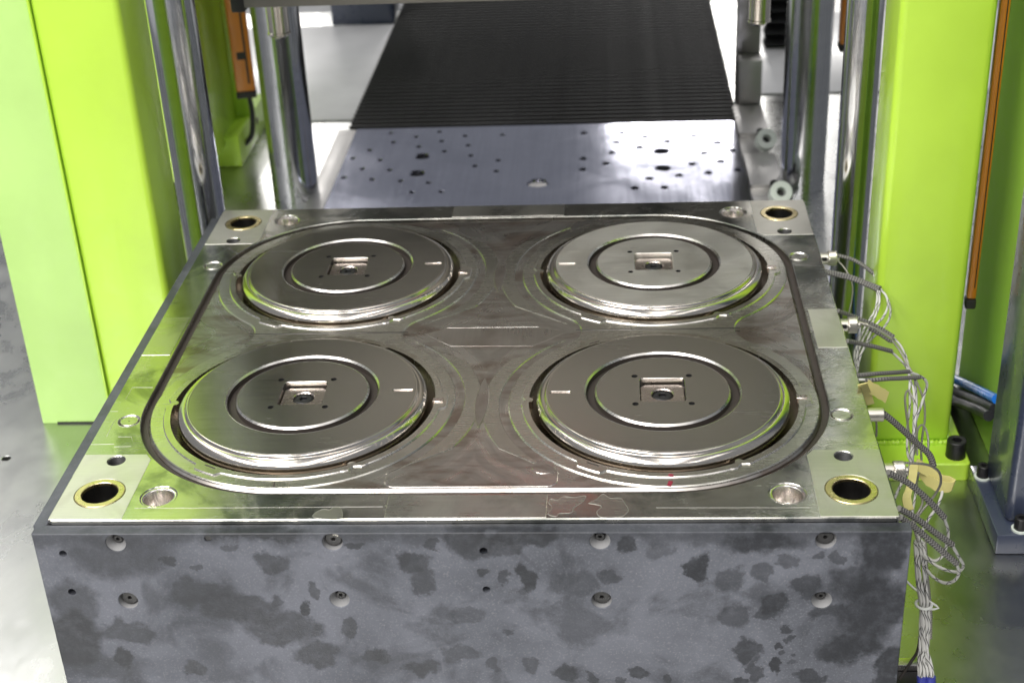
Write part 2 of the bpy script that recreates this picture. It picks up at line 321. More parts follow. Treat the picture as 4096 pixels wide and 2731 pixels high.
def tube_mesh(pts, r, n=10, step=0.004, raw=False, cap=True, flat=None):
    P = pts if raw else spline(pts, step)
    bm = bmesh.new(); uv = bm.loops.layers.uv.new('UVMap'); rows = []; L = [0]
    for a, b in zip(P, P[1:]): L.append(L[-1] + (b - a).length)
    up = Vector((0.31, 0.2, 0.93)); prev = None
    for i, p in enumerate(P):
        t = (P[min(i + 1, len(P) - 1)] - P[max(i - 1, 0)]).normalized()
        s = prev - t * prev.dot(t) if prev is not None else t.cross(up)
        s.normalize(); prev = s; q = t.cross(s); rr = r(L[i] / L[-1]) if callable(r) else r
        rows.append([bm.verts.new(p + (s * math.cos(2 * PI * k / n) + q * math.sin(2 * PI * k / n) * (flat or 1)) * rr) for k in range(n)])
    for i in range(len(rows) - 1):
        for k in range(n):
            j = (k + 1) % n; f = bm.faces.new((rows[i][k], rows[i][j], rows[i + 1][j], rows[i + 1][k])); f.smooth = True
            for lp, (uu, vv) in zip(f.loops, ((k / n, L[i]), ((k + 1) / n, L[i]), ((k + 1) / n, L[i + 1]), (k / n, L[i + 1]))): lp[uv].uv = (uu, vv)
    if cap: bm.faces.new(rows[0][::-1]); bm.faces.new(rows[-1])
    return to_mesh(bm, 60)
def copy_tree(o, parent=None):
    c = o.copy(); COL.objects.link(c); c.parent = parent
    for ch in list(o.children): copy_tree(ch, c)
    return c
HEX = lambda r: circle(0, 0, r, 6)
def cap_bolt(parent, loc, r, h, name='socket_bolt', washer=None):
    """socket-head cap bolt standing on its seat, with a real hexagon socket"""
    o = link(name, plate_mesh(circle(0, 0, r, 32), [HEX(r * 0.52)], 0, h, r * 0.1, r * 0.03), M['black'], parent, loc)
    link('socket_floor', lathe_mesh([(0, 0), (r * 0.6, 0)], 12), M['black'], o, (0, 0, h * 0.45))
    if washer: link('washer', lathe_mesh([(r * 0.9, 0.0), (washer, 0.0), (washer, 0.0025), (r * 0.9, 0.0025)], 32), M['nylon'], o, (0, 0, 0))
    return o
# ================================================================== the setting
ZB = -0.302
bedm = plate_mesh([(-2.6, -2.2), (2.6, -2.2), (2.6, 2.62), (-2.6, 2.62)], [circle(-0.775, 0.175, 0.007, 20)], ZB - 0.05, ZB, 0.002, 0.0005)
bed = link('machine_bed', bedm, M['bed']); struct(bed, 'wide brushed steel machine bed under the mould and columns')
hf = link('hall_floor', box_mesh(-14, 14, -8, 16, -1.0, -0.95, 0), M['concrete']); struct(hf, 'pale grey painted hall floor far behind the press')

# ================================================================== the mould
mould = thing('compression_mould', 'large four-cavity steel mould with grey stained insulation boards in the foreground', 'mould', (0, 0, -0.30))
def P(name, me, mat, loc=(0, 0, 0), rot=(0, 0, 0), parent=None):     # a part of the mould, given in world coordinates
    if parent is None: return link(name, me, mat, mould, (loc[0], loc[1], loc[2] + 0.30), rot)
    return link(name, me, mat, parent, loc, rot)
W, D = 0.45, 0.4172
DX, DY = 0.2145, 0.1765
BUSH, RING, CONE, THR = (0.40707, 0.36643), (0.41825, 0.21399), (0.33949, 0.37305), (0.4081, 0.3008)
QUAD = ((-1, -1), (1, -1), (1, 1), (-1, 1))
race_in = round_rect(0, 0, 0.399, 0.361, 0.1845, 40)
race_out = round_rect(0, 0, 0.4072, 0.3692, 0.1927, 40)
holes = [race_out]; hch = [0.0011]
for sx, sy in QUAD:
    for (x, y), r, c in ((BUSH, 0.0274, 0.0006), (RING, 0.0134, 0.0005), (CONE, 0.0198, 0.0008), (THR, 0.0098, 0.0008)):
        holes.append(circle(sx * x, sy * y, r, 40)); hch.append(c)
P('cavity_plate', plate_mesh(round_rect(0, 0, W, D, 0.006, 4), holes, -0.06, 0, 0.0012, hch), M['plate'])
P('mould_base', box_mesh(-W + 0.0015, W - 0.0015, -D + 0.0015, D - 0.0015, -0.30, -0.0595, 0.002), M['block'])
# seal groove floor
P('seal_groove_floor', plate_mesh(offset(race_out, -0.0005), [offset(race_in, 0.0005)], -0.012, -0.0075, 0, 0), M['seal'])
# inner field: shallow pockets between the raised lands
wells = [circle(sx * DX, sy * DY, 0.1585, 120) for sx, sy in QUAD]
PZ = -0.0017
P('pocket_floor', plate_mesh(race_in, wells, -0.05, PZ, 0.0031, 0.0003), M['pocket'])
def eight(cx, r=0.1826, rf=0.045, n=60):
    d = math.sqrt((r + rf) ** 2 - DY ** 2); out = []
    a = math.atan2(DY, d)                                    # angle of the tangent line at the fillet centre
    for k in range(n + 1):                                   # upper circle, from right neck round to left neck
        t = -a + (PI + 2 * a) * k / n; out.append((cx + r * math.cos(t), DY + r * math.sin(t)))
    for k in range(1, 16):                                   # left fillet
        t = a - 2 * a * k / 16; out.append((cx - d + rf * math.cos(t), rf * math.sin(t)))
    for k in range(n + 1):
        t = PI - a + (PI + 2 * a) * k / n; out.append((cx + r * math.cos(t), -DY + r * math.sin(t)))
    for k in range(1, 16):
        t = PI + a - 2 * a * k / 16; out.append((cx + d + rf * math.cos(t), rf * math.sin(t)))
    return out
for sx in (-1, 1):
    P('raised_land', plate_mesh(eight(sx * DX), [circle(sx * DX, s * DY, 0.1587, 120) for s in (-1, 1)], PZ - 0.0005, 0.0002, 0.0013, 0.0002), M['land'])
    P('split_slot', box_mesh(-0.105, 0.105, -0.0011, 0.0011, 0.0002, 0.0007, 0.0002, 1), M['dark_steel'], (sx * DX, 0.001, 0))
for s in (-1, 1):                                            # leaf-shaped milling runs between the cavities
    R2 = 0.2225; h = math.sqrt(R2 * R2 - DX * DX) * 0.98; lens = []
    for k in range(24):
        y = -h + 2 * h * k / 24; lens.append((math.sqrt(R2 * R2 - y * y) - DX, y))
    for k in range(24):
        y = h - 2 * h * k / 24; lens.append((-(math.sqrt(R2 * R2 - y * y) - DX), y))
    P('milled_leaf', plate_mesh(lens, [], -0.004, PZ + 0.0014, 0.0005, 0), M['pocket2'], (0, s * DY, 0))
for s in (-1, 1):                                            # curved ledges that face each other between the cavities
    for q in (-1, 1):
        arc = [(0.2138 * math.cos(t) - DX, 0.2138 * math.sin(t)) for t in [-0.50 + 1.00 * k / 30 for k in range(31)]]
        arc += [(0.1935 * math.cos(t) - DX, 0.1935 * math.sin(t)) for t in [0.92 - 1.84 * k / 30 for k in range(31)]]
        if q < 0: arc = [(-x, y) for x, y in arc][::-1]
        P('milled_ledge', plate_mesh(arc, [], -0.004, PZ + 0.0008, 0.0009, 0), M['land'], (0, s * DY, 0))
P('centre_pad', plate_mesh([(-0.088, 0.0), (-0.05, -0.035), (0.055, -0.037), (0.098, 0.0), (0.06, 0.012), (-0.06, 0.012)], [], -0.002, PZ + 0.00025, 0.0001, 0), M['pocket2'])
P('centre_pad', plate_mesh([(-0.06, 0.015), (0.06, 0.015), (0.045, 0.058), (-0.045, 0.058)], [], -0.002, PZ + 0.00035, 0.00015, 0), M['pocket'])
P('front_relief', plate_mesh(round_rect(0.0, -0.3335, 0.095, 0.022, 0.012, 6), [], -0.002, PZ + 0.0005, 0.0005, 0), M['pocket'])
P('front_relief', plate_mesh(round_rect(0.079, -0.318, 0.013, 0.013, 0.0125, 8), [], -0.002, PZ + 0.0009, 0.0004, 0), M['pocket'])

# ---- ground pads on the rim of the plate
def pad(loop, hs, name='ground_pad'):
    P(name, plate_mesh(loop, hs, -0.0005, 0.00035, 0.0003, 0.0002), M['pad' if hs or loop[0][0] > 0.2 else 'pad2'])
for sx, sy in QUAD:
    x0, x1 = sorted((sx * 0.3685, sx * (W - 0.0015))); y0, y1 = sorted((sy * 0.288, sy * (D - 0.0015)))
    ax, ay = sx * 0.2145, sy * 0.1765                       # keep clear of the seal groove
    corner = []
    R = 0.1965
    ya = ay + sy * math.sqrt(max(0, R * R - (0.3685 - 0.2145) ** 2)); xa = ax + sx * math.sqrt(max(0, R * R - (0.288 - 0.1765) ** 2))
    t0 = math.atan2(ya - ay, sx * 0.3685 - ax); t1 = math.atan2(sy * 0.288 - ay, xa - ax)
    lp = [(ax + R * math.cos(t0 + (t1 - t0) * k / 10), ay + R * math.sin(t0 + (t1 - t0) * k / 10)) for k in range(11)]
    xe, ye = sx * (W - 0.0015), sy * (D - 0.0015)
    lp += [(xe, sy * 0.288), (xe, ye), (sx * 0.3685, ye)]
    area = sum(lp[i - 1][0] * lp[i][1] - lp[i][0] * lp[i - 1][1] for i in range(len(lp)))
    if area < 0: lp = lp[::-1]
    pad(lp, [circle(sx * BUSH[0], sy * BUSH[1], 0.0282, 40), circle(sx * THR[0], sy * THR[1], 0.0107, 32)])
pad([(0.4115, -0.053), (W - 0.0015, -0.053), (W - 0.0015, 0.052), (0.4115, 0.052)], [])
pad([(-W + 0.0015, -0.053), (-0.4115, -0.053), (-0.4115, 0.052), (-W + 0.0015, 0.052)], [])
pad([(-0.086, -D + 0.0015), (0.085, -D + 0.0015), (0.085, -0.3735), (-0.086, -0.3735)], [])
pad([(-0.086, 0.3735), (0.085, 0.3735), (0.085, D - 0.0015), (-0.086, D - 0.0015)], [])

# ---- scribed lines, dried stains and marker strokes on the plate
def strip(pts, w, z, h=0.00012):
    bm = bmesh.new()
    for (x0, y0), (x1, y1) in zip(pts, pts[1:]):
        t = Vector((x1 - x0, y1 - y0)).normalized(); n = Vector((-t.y, t.x)) * w
        v = [bm.verts.new(q) for q in ((x0 + n.x, y0 + n.y, z + h), (x1 + n.x, y1 + n.y, z + h), (x1 - n.x, y1 - n.y, z + h), (x0 - n.x, y0 - n.y, z + h),
                                       (x0 + n.x * 1.6, y0 + n.y * 1.6, z - h), (x1 + n.x * 1.6, y1 + n.y * 1.6, z - h), (x1 - n.x * 1.6, y1 - n.y * 1.6, z - h), (x0 - n.x * 1.6, y0 - n.y * 1.6, z - h))]
        bm.faces.new(v[:4])
        for k in range(4): bm.faces.new((v[k], v[k + 4], v[(k + 1) % 4 + 4], v[(k + 1) % 4]))
    return to_mesh(bm)
for ln in ([(-0.4375, -0.0719), (-0.4361, -0.1037)], [(-0.4115, -0.1351), (-0.4371, -0.1345), (-0.4375, -0.1627)], [(-0.4478, -0.1917), (-0.4385, -0.1918)],
           [(-0.4351, -0.2103), (-0.4367, -0.2169), (-0.4351, -0.2484)], [(-0.4485, -0.2659), (-0.4213, -0.2653)], [(-0.4196, -0.271), (-0.3995, -0.2704)], [(-0.4209, -0.2495), (-0.4052, -0.2498), (-0.4015, -0.2584)],
           [(-0.36, -0.395), (-0.09, -0.394)], [(0.20, -0.398), (0.36, -0.399)]):
    P('scribed_line', strip(ln, 0.00022, 0.0001), M['bevel'])
for st in ([(0.0868, -0.3891), (0.0887, -0.381), (0.095, -0.3838), (0.1025, -0.377), (0.1134, -0.3785), (0.1258, -0.3758), (0.1228, -0.3867), (0.1137, -0.3973), (0.1109, -0.4066), (0.0987, -0.4078), (0.0958, -0.4131), (0.0868, -0.4091), (0.0907, -0.3972)],
           [(0.129, -0.3894), (0.1382, -0.3814), (0.1443, -0.3725), (0.152, -0.3802), (0.1628, -0.3802), (0.1673, -0.3897), (0.171, -0.4031), (0.1625, -0.4145), (0.1443, -0.4155), (0.139, -0.4107), (0.1383, -0.4042), (0.1428, -0.3949)],
           [(-0.1631, -0.4113), (-0.1611, -0.4047), (-0.1571, -0.4007), (-0.1529, -0.398), (-0.1464, -0.3994), (-0.1425, -0.3941), (-0.135, -0.3968), (-0.1319, -0.4155), (-0.1544, -0.4155)]):
    cp_ = [(p.x, p.y) for p in spline([(x, y, 0) for x, y in st] + [(st[0][0], st[0][1], 0)], 0.002)]
    ar = sum(cp_[i - 1][0] * cp_[i][1] - cp_[i][0] * cp_[i - 1][1] for i in range(len(cp_)))
    cp_ = cp_[:-1] if ar > 0 else cp_[:-1][::-1]
    P('dried_stain', plate_mesh(cp_, [], 0.0, 0.00015, 0.00005, 0), M['land']); P('stain_rim', strip(cp_ + cp_[:1], 0.0002, 0.00015), M['pad'])
for ln, w_ in (([(0.2174, -0.3485), (0.2150, -0.3585)], 0.0016), ([(0.2183, -0.3375), (0.2172, -0.3425)], 0.0018)):
    P('red_marker_stroke', strip(ln, w_, 0.0003 if ln[0][1] < -0.345 else 0.0020), M['marker'])
P('brown_marker_stroke', strip([(-0.2165, -0.3455), (-0.2155, -0.3565)], 0.0007, 0.0003), M['seal'])

# ---- bushings, dowels and tapped holes
bush_m = lathe_mesh([(0.0272, -0.02), (0.0272, 0.0002), (0.0266, 0.0009), (0.0206, 0.0009), (0.0199, 0.0002), (0.0198, -0.003)], 64)
bore_m = lathe_mesh([(0.0198, -0.003), (0.0196, -0.057), (0.006, -0.057), (0.006, -0.0585), (0, -0.0585)], 48)
cone_m = lathe_mesh([(0.0197, -0.012), (0.0197, -0.0016), (0.0190, -0.0010), (0.0172, -0.0010), (0.0160, -0.0018), (0.0152, -0.0045), (0.0128, -0.021), (0.0, -0.021)], 48)
lip_m = lathe_mesh([(0.0127, -0.0205), (0.009, -0.0203), (0.007, -0.0206), (0, -0.0206)], 32)
pin_m = lathe_mesh([(0, -0.002), (0.0008, -0.002), (0.0009, 0.0), (0.0101, 0.0), (0.0106, -0.0005), (0.0107, -0.004)], 48)
pgap_m = lathe_mesh([(0.0106, -0.0036), (0.0116, -0.0036)], 40)
pbev_m = lathe_mesh([(0.0114, -0.0036), (0.0115, -0.0019), (0.0134, 0.0004), (0.0138, 0.0004), (0.0140, 0.0)], 48)
thr = []
for k in range(10): thr += [(0.0097, -0.0012 - k * 0.002), (0.0088, -0.0022 - k * 0.002)]
thr_m = lathe_mesh(thr + [(0.0085, -0.03), (0, -0.032)], 40)
for sx, sy in QUAD:
    b = P('guide_bushing', bush_m, M['brass'], (sx * BUSH[0], sy * BUSH[1], 0)); link('bore', bore_m, M['dark_steel'], b)
    b = P('taper_bushing', cone_m, M['bright'], (sx * CONE[0], sy * CONE[1], 0)); link('bottom_lip', lip_m, M['bright'], b)
    o = P('dowel_pin', pin_m, M['land'], (sx * RING[0], sy * RING[1], 0)); link('dowel_gap', pgap_m, M['seal'], o); link('countersink', pbev_m, M['bevel'], o)
    P('tapped_hole', thr_m, M['hole'], (sx * THR[0], sy * THR[1], 0))

# ---- the four cavity cores
ZD = 0.014
torus = [(0.1395 + 0.0101 * math.cos(t), 0.0006 + 0.0101 * math.sin(t)) for t in [math.radians(82 - 152 * k / 22) for k in range(23)]]
rim_m = lathe_mesh([(0.1340, ZD - 0.004), (0.1352, ZD - 0.0010), (0.1357, ZD - 0.0001), (0.1366, ZD + 0.0001), (0.1378, ZD - 0.0003), (0.1386, ZD - 0.0013), (0.1389, ZD - 0.0028), (0.1396, ZD - 0.0036)] + torus + [(0.1425, -0.012), (0.1425, -0.024)], 144)
groove_m = lathe_mesh([(0.0799, ZD - 0.0020), (0.0804, ZD - 0.0085), (0.0897, ZD - 0.0085), (0.0902, ZD - 0.0020)], 120)
bevi_m = lathe_mesh([(0.0777, ZD - 0.004), (0.0777, ZD - 0.0001), (0.0780, ZD), (0.0800, ZD - 0.0021)], 120)
bevo_m = lathe_mesh([(0.0901, ZD - 0.0021), (0.0922, ZD), (0.0925, ZD - 0.0001), (0.0925, ZD - 0.004)], 120)
sq = round_rect(0, 0, 0.0265, 0.0270, 0.0045, 5)
isl_holes = [sq] + [circle(a * 0.0324, b * 0.0324, 0.0037, 20) for a, b in QUAD]
island_m = plate_mesh(circle(0, 0, 0.0777, 96), isl_holes, ZD - 0.012, ZD, 0.0001, [0.0006] + [0.0] * 4)
slot = round_rect(0.1205, 0.004, 0.0125, 0.0024, 0.0023, 5)
top_m = plate_mesh(circle(0, 0, 0.1356, 120), [circle(0, 0, 0.0924, 96), slot], ZD - 0.006, ZD, 0.0001, [0.0001, 0.0004])
slot_m = plate_mesh(offset(slot, -0.0004), [], ZD - 0.006, ZD - 0.0016, 0.0004, 0)
insert_m = plate_mesh([(-0.0205, -0.0262), (0.0205, -0.0262), (0.0258, -0.022), (0.0258, 0.0185), (0.0195, 0.0235), (-0.0195, 0.0235), (-0.0258, 0.0185), (-0.0258, -0.022)], [circle(0, 0.0, 0.0126, 40)], -0.004, ZD - 0.0068, 0.0008, 0.0012)
hexs = HEX(0.0052)
screw_m = plate_mesh(circle(0, 0, 0.0119, 40), [hexs], -0.01, 0.0, 0.0022, 0.0004)
floor_m = lathe_mesh([(0, -0.006), (0.006, -0.006)], 6)
under_m = lathe_mesh([(0, ZD - 0.0115), (0.08, ZD - 0.0115)], 48)
hol_m = lathe_mesh([(0.0036, ZD - 0.0004), (0.0035, ZD - 0.010), (0, ZD - 0.010)], 16)
well_m = lathe_mesh([(0.150, -0.0205), (0.1583, -0.020), (0.1583, 0.0)], 120)
wf_m = lathe_mesh([(0.1425, -0.0105), (0.1500, -0.0095), (0.1586, -0.0080)], 120)
def ring_mesh(edge):
    N = 540; bm = bmesh.new(); rows = [[], [], []] if not edge else [[], [], []]
    for i in range(N):
        th = 360.0 * i / N; ro, ri = 0.1668, 0.1580
        for c in (0, 120, 240):
            d = abs((th - c + 180) % 360 - 180)
            if d < 6.4: ro += 0.0072 * min(1, (6.4 - d) / 1.6)
        for c in (60, 180, 300):
            d = (th - c + 180) % 360 - 180
            if abs(d) < 2.0: ri -= 0.0052 * math.sqrt(max(0, 1 - (d / 2.0) ** 2))
            if abs(d) < 2.6: ro -= 0.0036 * (1 - abs(d) / 2.6)
            if 2.6 <= abs(d) < 5: ro += 0.0008
        a = math.radians(th)
        for row, r, z in (zip(rows, (ro - 0.0011, ro, ro), (0.0019, 0.0008, -0.0006)) if edge else zip(rows, (ri, ri + 0.0003, ro - 0.0011), (-0.018, 0.0019, 0.0019))):
            row.append(bm.verts.new((r * math.cos(a), r * math.sin(a), z)))
    for ra, rb in zip(rows, rows[1:]):
        for i in range(N): bm.faces.new((ra[i], ra[(i + 1) % N], rb[(i + 1) % N], rb[i]))
    return to_mesh(bm, 30)
ring_m = ring_mesh(False); redge_m = ring_mesh(True)
key_m = box_mesh(0.1560, 0.1690, -0.0042, 0.0042, -0.004, 0.0034, 0.0005, 1)
kslot_m = box_mesh(0.1612, 0.1632, -0.0075, 0.0075, 0.0005, 0.0022, 0.0002, 1)
kpit_m = plate_mesh(round_rect(0.1705, 0, 0.0012, 0.0052, 0.0006, 2), [], 0.0, 0.0017, 0.0002, 0)
def letters_mesh(a0, a1, n):
    """worn raised characters on the polished rim, too small to read"""
    rnd = random.Random(5); bm = bmesh.new()
    for k in range(n):
        a = math.radians(a0 + (a1 - a0) * (k + 0.5) / n); w = math.radians((a1 - a0) / n) * 0.30
        for q in range(3):
            da = w * rnd.uniform(-0.9, 0.9); t = math.radians(rnd.uniform(28, 52)); dt = math.radians(rnd.uniform(4, 12))
            lean = rnd.uniform(-0.8, 0.8) * w; vs = []
            for (u, tt) in ((-0.16 * w, t - dt), (0.16 * w, t - dt), (0.16 * w + lean, t + dt), (-0.16 * w + lean, t + dt)):
                for rr in (0.0098, 0.0104):
                    r = 0.1395 + rr * math.cos(tt); vs.append(bm.verts.new((r * math.cos(a + da + u), r * math.sin(a + da + u), 0.0006 + rr * math.sin(tt))))
            bm.faces.new((vs[1], vs[3], vs[5], vs[7]))
            for i in range(4): j = (i + 1) % 4; bm.faces.new((vs[2 * i], vs[2 * j], vs[2 * j + 1], vs[2 * i + 1]))
    return to_mesh(bm)
let_m = letters_mesh(-48, 8, 15); let_r = letters_mesh(176, 222, 11)
for (sx, sy), lab in zip(QUAD, ('front left core with brown mirror face', 'front right core with dark mirror face', 'back right core with pale matt face', 'back left core with the darkest face')):
    dm = M['disc_matte'] if (sx, sy) == (1, 1) else M['disc']
    c = P('core_disc', rim_m, M['polish'], (sx * DX, sy * DY, 0)); c['label'] = lab
    S = lambda nm, me, mt, loc=(0, 0, 0), rot=(0, 0, 0): link(nm, me, mt, c, loc, rot)
    o = bpy.data.objects.new('face_annulus', top_m.copy()); o.data.materials.append(dm); COL.objects.link(o); o.parent = c
    o.rotation_euler = (0, 0, 0 if sx < 0 else PI)
    o = bpy.data.objects.new('centre_island', island_m.copy()); o.data.materials.append(dm); COL.objects.link(o); o.parent = c
    S('groove_floor', groove_m, M['seal']); S('bevel', bevi_m, M['bevel']); S('bevel', bevo_m, M['bevel'])  # groove floor coloured dark for its shade, no seal lies there
    S('key_slot', slot_m, M['insert'], rot=(0, 0, 0 if sx < 0 else PI))
    S('square_insert', insert_m, M['insert']); S('insert_seat', under_m, M['hole'])
    S('insert_screw', screw_m, M['black'], (0, 0.0, ZD - 0.0076)); S('hex_socket', floor_m, M['black'], (0, 0.0, ZD - 0.0076))
    for qa, qb in QUAD: S('pin_hole', hol_m, M['hole2'], (qa * 0.0324, qb * 0.0324, 0))
    S('raised_lettering', let_m if sx < 0 else let_r, M['polish'])
    S('gap_floor', wf_m, M['gap'])
    S('cavity_ring', ring_m, M['ring']); S('ring_edge', redge_m, M['bevel'])
    S('ring_key', key_m, M['insert'])
    for a in (120, 240):
        S('ring_slot', kslot_m, M['seal'], rot=(0, 0, math.radians(a)))

# ---- insulation boards with their countersunk screws
BZ0, BZ1 = -0.296, -0.0058
def xz_plate(outer, holes, y0, y1, ch, hch):
    me = plate_mesh(outer, holes, 0, y1 - y0, ch, hch)
    for v in me.vertices: x, z, d = v.co; v.co = (x, y1 - d, z)
    me.flip_normals(); return me
big = [(-0.3722, -0.0178), (-0.1395, -0.0172), (0.1411, -0.0166), (0.3726, -0.0165), (-0.3716, -0.0945), (-0.1394, -0.0925), (0.1418, -0.0935), (0.3726, -0.0938)]
small = [(-0.4321, -0.0315), (-0.4319, -0.0825), (0.0192, -0.0290), (0.0197, -0.0795)]
fb = P('front_board', xz_plate([(-0.4620, BZ0), (0.4590, BZ0), (0.4590, BZ1), (-0.4620, BZ1)],
     [circle(x, z, 0.0108, 28) for x, z in big] + [circle(x, z, 0.0042, 20) for x, z in small] + [circle(-0.2719, -0.0125, 0.0040, 16)], -0.4340, -0.4180, 0.0009, [0.0006] * 8 + [0.0003] * 5), M['board'])
def ylathe(prof, n=32):                                      # lathe about the y axis; z of the profile becomes depth behind the board face
    me = lathe_mesh(prof, n)
    for v in me.vertices: x, y, z = v.co; v.co = (x, -z, y)
    me.flip_normals(); return me
cs_m = ylathe([(0.0107, -0.001), (0.0098, -0.0085), (0.0085, -0.0090)])
hd_m = xz_plate(circle(0, 0, 0.0088, 32), [circle(0, 0, 0.0025, 6)], 0.0055, 0.014, 0.0006, 0.0002)
hd_m2 = xz_plate(circle(0, 0, 0.0050, 32), [circle(0, 0, 0.0022, 6)], 0.0075, 0.014, 0.0006, 0.0002)
cs_m2 = ylathe([(0.0107, -0.001), (0.0052, -0.0110), (0.0050, -0.0140)])
hs_m = ylathe([(0, -0.0110), (0.005, -0.0110)], 6)
for k, (x, z) in enumerate(big):
    deep = k in (0, 2, 5, 7)
    # the countersink is part of the board, the screw sits in it
    link('countersink', cs_m2 if deep else cs_m, M['bore_board'], fb, (x, -0.4340, z))
    link('countersunk_screw', hd_m2 if deep else hd_m, M['head'], fb, (x, -0.4340, z)); link('screw_socket', hs_m, M['black'], fb, (x, -0.4340, z))
for x, z in small: link('hole_bottom', ylathe([(0, -0.012), (0.0045, -0.012)], 16), M['black'], fb, (x, -0.4340, z))
link('grub_screw', ylathe([(0, -0.0018), (0.0035, -0.0016), (0.0041, -0.003)], 16), M['head'], fb, (-0.2719, -0.4340, -0.0125))
fc = bpy.data.curves.new('mark', 'FONT'); fc.body = '096'; fc.size = 0.0042; fc.extrude = 0.0001; fc.align_x = 'CENTER'
to = bpy.data.objects.new('tmp', fc); COL.objects.link(to); dg = bpy.context.evaluated_depsgraph_get(); dg.update()
tm = bpy.data.meshes.new_from_object(to.evaluated_get(dg)); bpy.data.objects.remove(to)
link('stamped_number', tm, M['gland'], fb, (-0.1370, -0.4340 + 0.0053, -0.0172 + 0.0045), (PI / 2, math.radians(20), 0))
P('left_board', box_mesh(-0.4662, -0.4515, -0.4175, 0.4020, BZ0, BZ1 - 0.0008, 0.0010, 1), M['board'])
# ---- fittings on the right-hand side
def xtube(r0, r1, x0, x1, n=28):
    me = lathe_mesh([(r0 * 0.55, x0), (r0, x0), (r0, x1 - 0.001), (r0 - 0.001, x1), (r1, x1), (r1, x1 - 0.004)], n, 40)
    for v in me.vertices: x, y, z = v.co; v.co = (z, x, y)
    return me
def knurl(r, x0, x1, n=44):
    bm = bmesh.new(); rows = []
    for j in range(9):
        x = x0 + (x1 - x0) * j / 8; rr = r - (0.0006 if j in (0, 8) else 0)
        rows.append([bm.verts.new((x, (rr + (0.00035 if (i + j) % 2 else 0)) * math.cos(2 * PI * i / n), (rr + (0.00035 if (i + j) % 2 else 0)) * math.sin(2 * PI * i / n))) for i in range(n)])
    for a, b in zip(rows, rows[1:]):
        for i in range(n): bm.faces.new((a[i], a[(i + 1) % n], b[(i + 1) % n], b[i]))
    bm.faces.new(rows[0]); bm.faces.new(rows[-1]); return to_mesh(bm)
for y, z in ((0.232, -0.012), (0.036, -0.016), (-0.306, -0.016)):
    g = P('bayonet_socket', knurl(0.0105, 0.0125, 0.0245), M['gland'], (0.4495, y, z))
    link('collar', xtube(0.0085, 0.005, 0.0, 0.013), M['gland'], g); link('bayonet_slot', box_mesh(0.003, 0.010, -0.0095, -0.004, 0.0, 0.005, 0.0005, 1), M['black'], g)
    link('nose', xtube(0.0045, 0.002, 0.0245, 0.029), M['gland'], g)
g = P('smooth_ferrule', xtube(0.0082, 0.004, 0.0, 0.021, 36), M['gland'], (0.4495, -0.192, -0.0135))
# ================================================================== press frame: columns
def column(name, label, x0, x1, y0, y1, z0, z1, mat, bev=0.006):
    t = thing(name, label, 'column', ((x0 + x1) / 2, (y0 + y1) / 2, ZB))
    return t
def part(t, name, me, mat):                                   # a part given in world coordinates
    o = link(name, me, mat, t); o.location = -t.location; return o
TOPZ = 1.7
lc = thing('press_column', 'lime green press column with a paler folded panel, left of the mould', 'column', (-0.63, 0.34, ZB), 'green press columns')
part(lc, 'upright', box_mesh(-0.640, -0.514, 0.279, 0.402, ZB, TOPZ, 0.010, 3), M['green'])
part(lc, 'side_panel', box_mesh(-0.752, -0.6406, 0.2765, 0.400, ZB, TOPZ, 0.0012), M['pale_green'])
part(lc, 'panel_lip', box_mesh(-0.6400, -0.6365, 0.2740, 0.2800, ZB + 0.01, TOPZ, 0.0010), M['green'])
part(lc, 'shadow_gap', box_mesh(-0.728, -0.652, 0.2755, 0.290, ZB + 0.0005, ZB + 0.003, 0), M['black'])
rc = thing('press_column', 'lime green press column with bolted foot plate, beside the cables', 'column', (0.59, 0.25, ZB), 'green press columns')
part(rc, 'upright', box_mesh(0.5205, 0.6410, 0.157, 0.264, ZB + 0.027, TOPZ, 0.010, 3), M['green'])
fp = plate_mesh(round_rect(0.572, 0.195, 0.0885, 0.095, 0.008, 5), [], ZB + 0.0005, ZB + 0.028, 0.002, 0)
part(rc, 'foot_plate', fp, M['green'])
wp = [Vector((0.522 + 0.118 * k / 60, 0.1545 + random.uniform(-.0008, .0008), ZB + 0.0295 + random.uniform(-.0008, .0008))) for k in range(61)]
part(rc, 'weld_bead', tube_mesh(wp, lambda t: 0.0042 + 0.0010 * math.sin(t * 120), 8, raw=True), M['green'])
wp = [Vector((0.6425 + random.uniform(-.0007, .0007), 0.157 + 0.105 * k / 60, ZB + 0.0295 + random.uniform(-.0007, .0007))) for k in range(61)]
part(rc, 'weld_bead', tube_mesh(wp, lambda t: 0.0042 + 0.0010 * math.sin(t * 120), 8, raw=True), M['green'])
cap_bolt(rc, (0.6425 - 0.59, 0.1215 - 0.25, 0.028), 0.0138, 0.027)
rl = thing('press_column', 'shaded dark green press column behind the left chrome bars', 'column', (-0.82, 1.52, ZB), 'green press columns')
part(rl, 'upright', box_mesh(-0.98, -0.700, 1.16, 1.50, ZB + 0.05, TOPZ, 0.006), M['green'])
part(rl, 'flange', box_mesh(-0.98, -0.668, 1.5005, 1.53, ZB + 0.07, TOPZ, 0.004), M['green'])
part(rl, 'foot_block', box_mesh(-0.98, -0.668, 1.37, 1.66, ZB + 0.0005, ZB + 0.075, 0.004), M['green'])
o = part(rl, 'foot_hole', lathe_mesh([(0, 0), (0.009, 0)], 20), M['black']); o.location = Vector((-0.6675, 1.55, ZB + 0.045)) - rl.location; o.rotation_euler = (0, PI / 2, 0)
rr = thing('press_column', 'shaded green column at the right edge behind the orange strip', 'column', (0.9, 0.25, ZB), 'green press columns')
part(rr, 'upright', box_mesh(0.700, 1.10, 0.105, 0.376, ZB + 0.0005, TOPZ, 0.006), M['green_matt_shaded'])
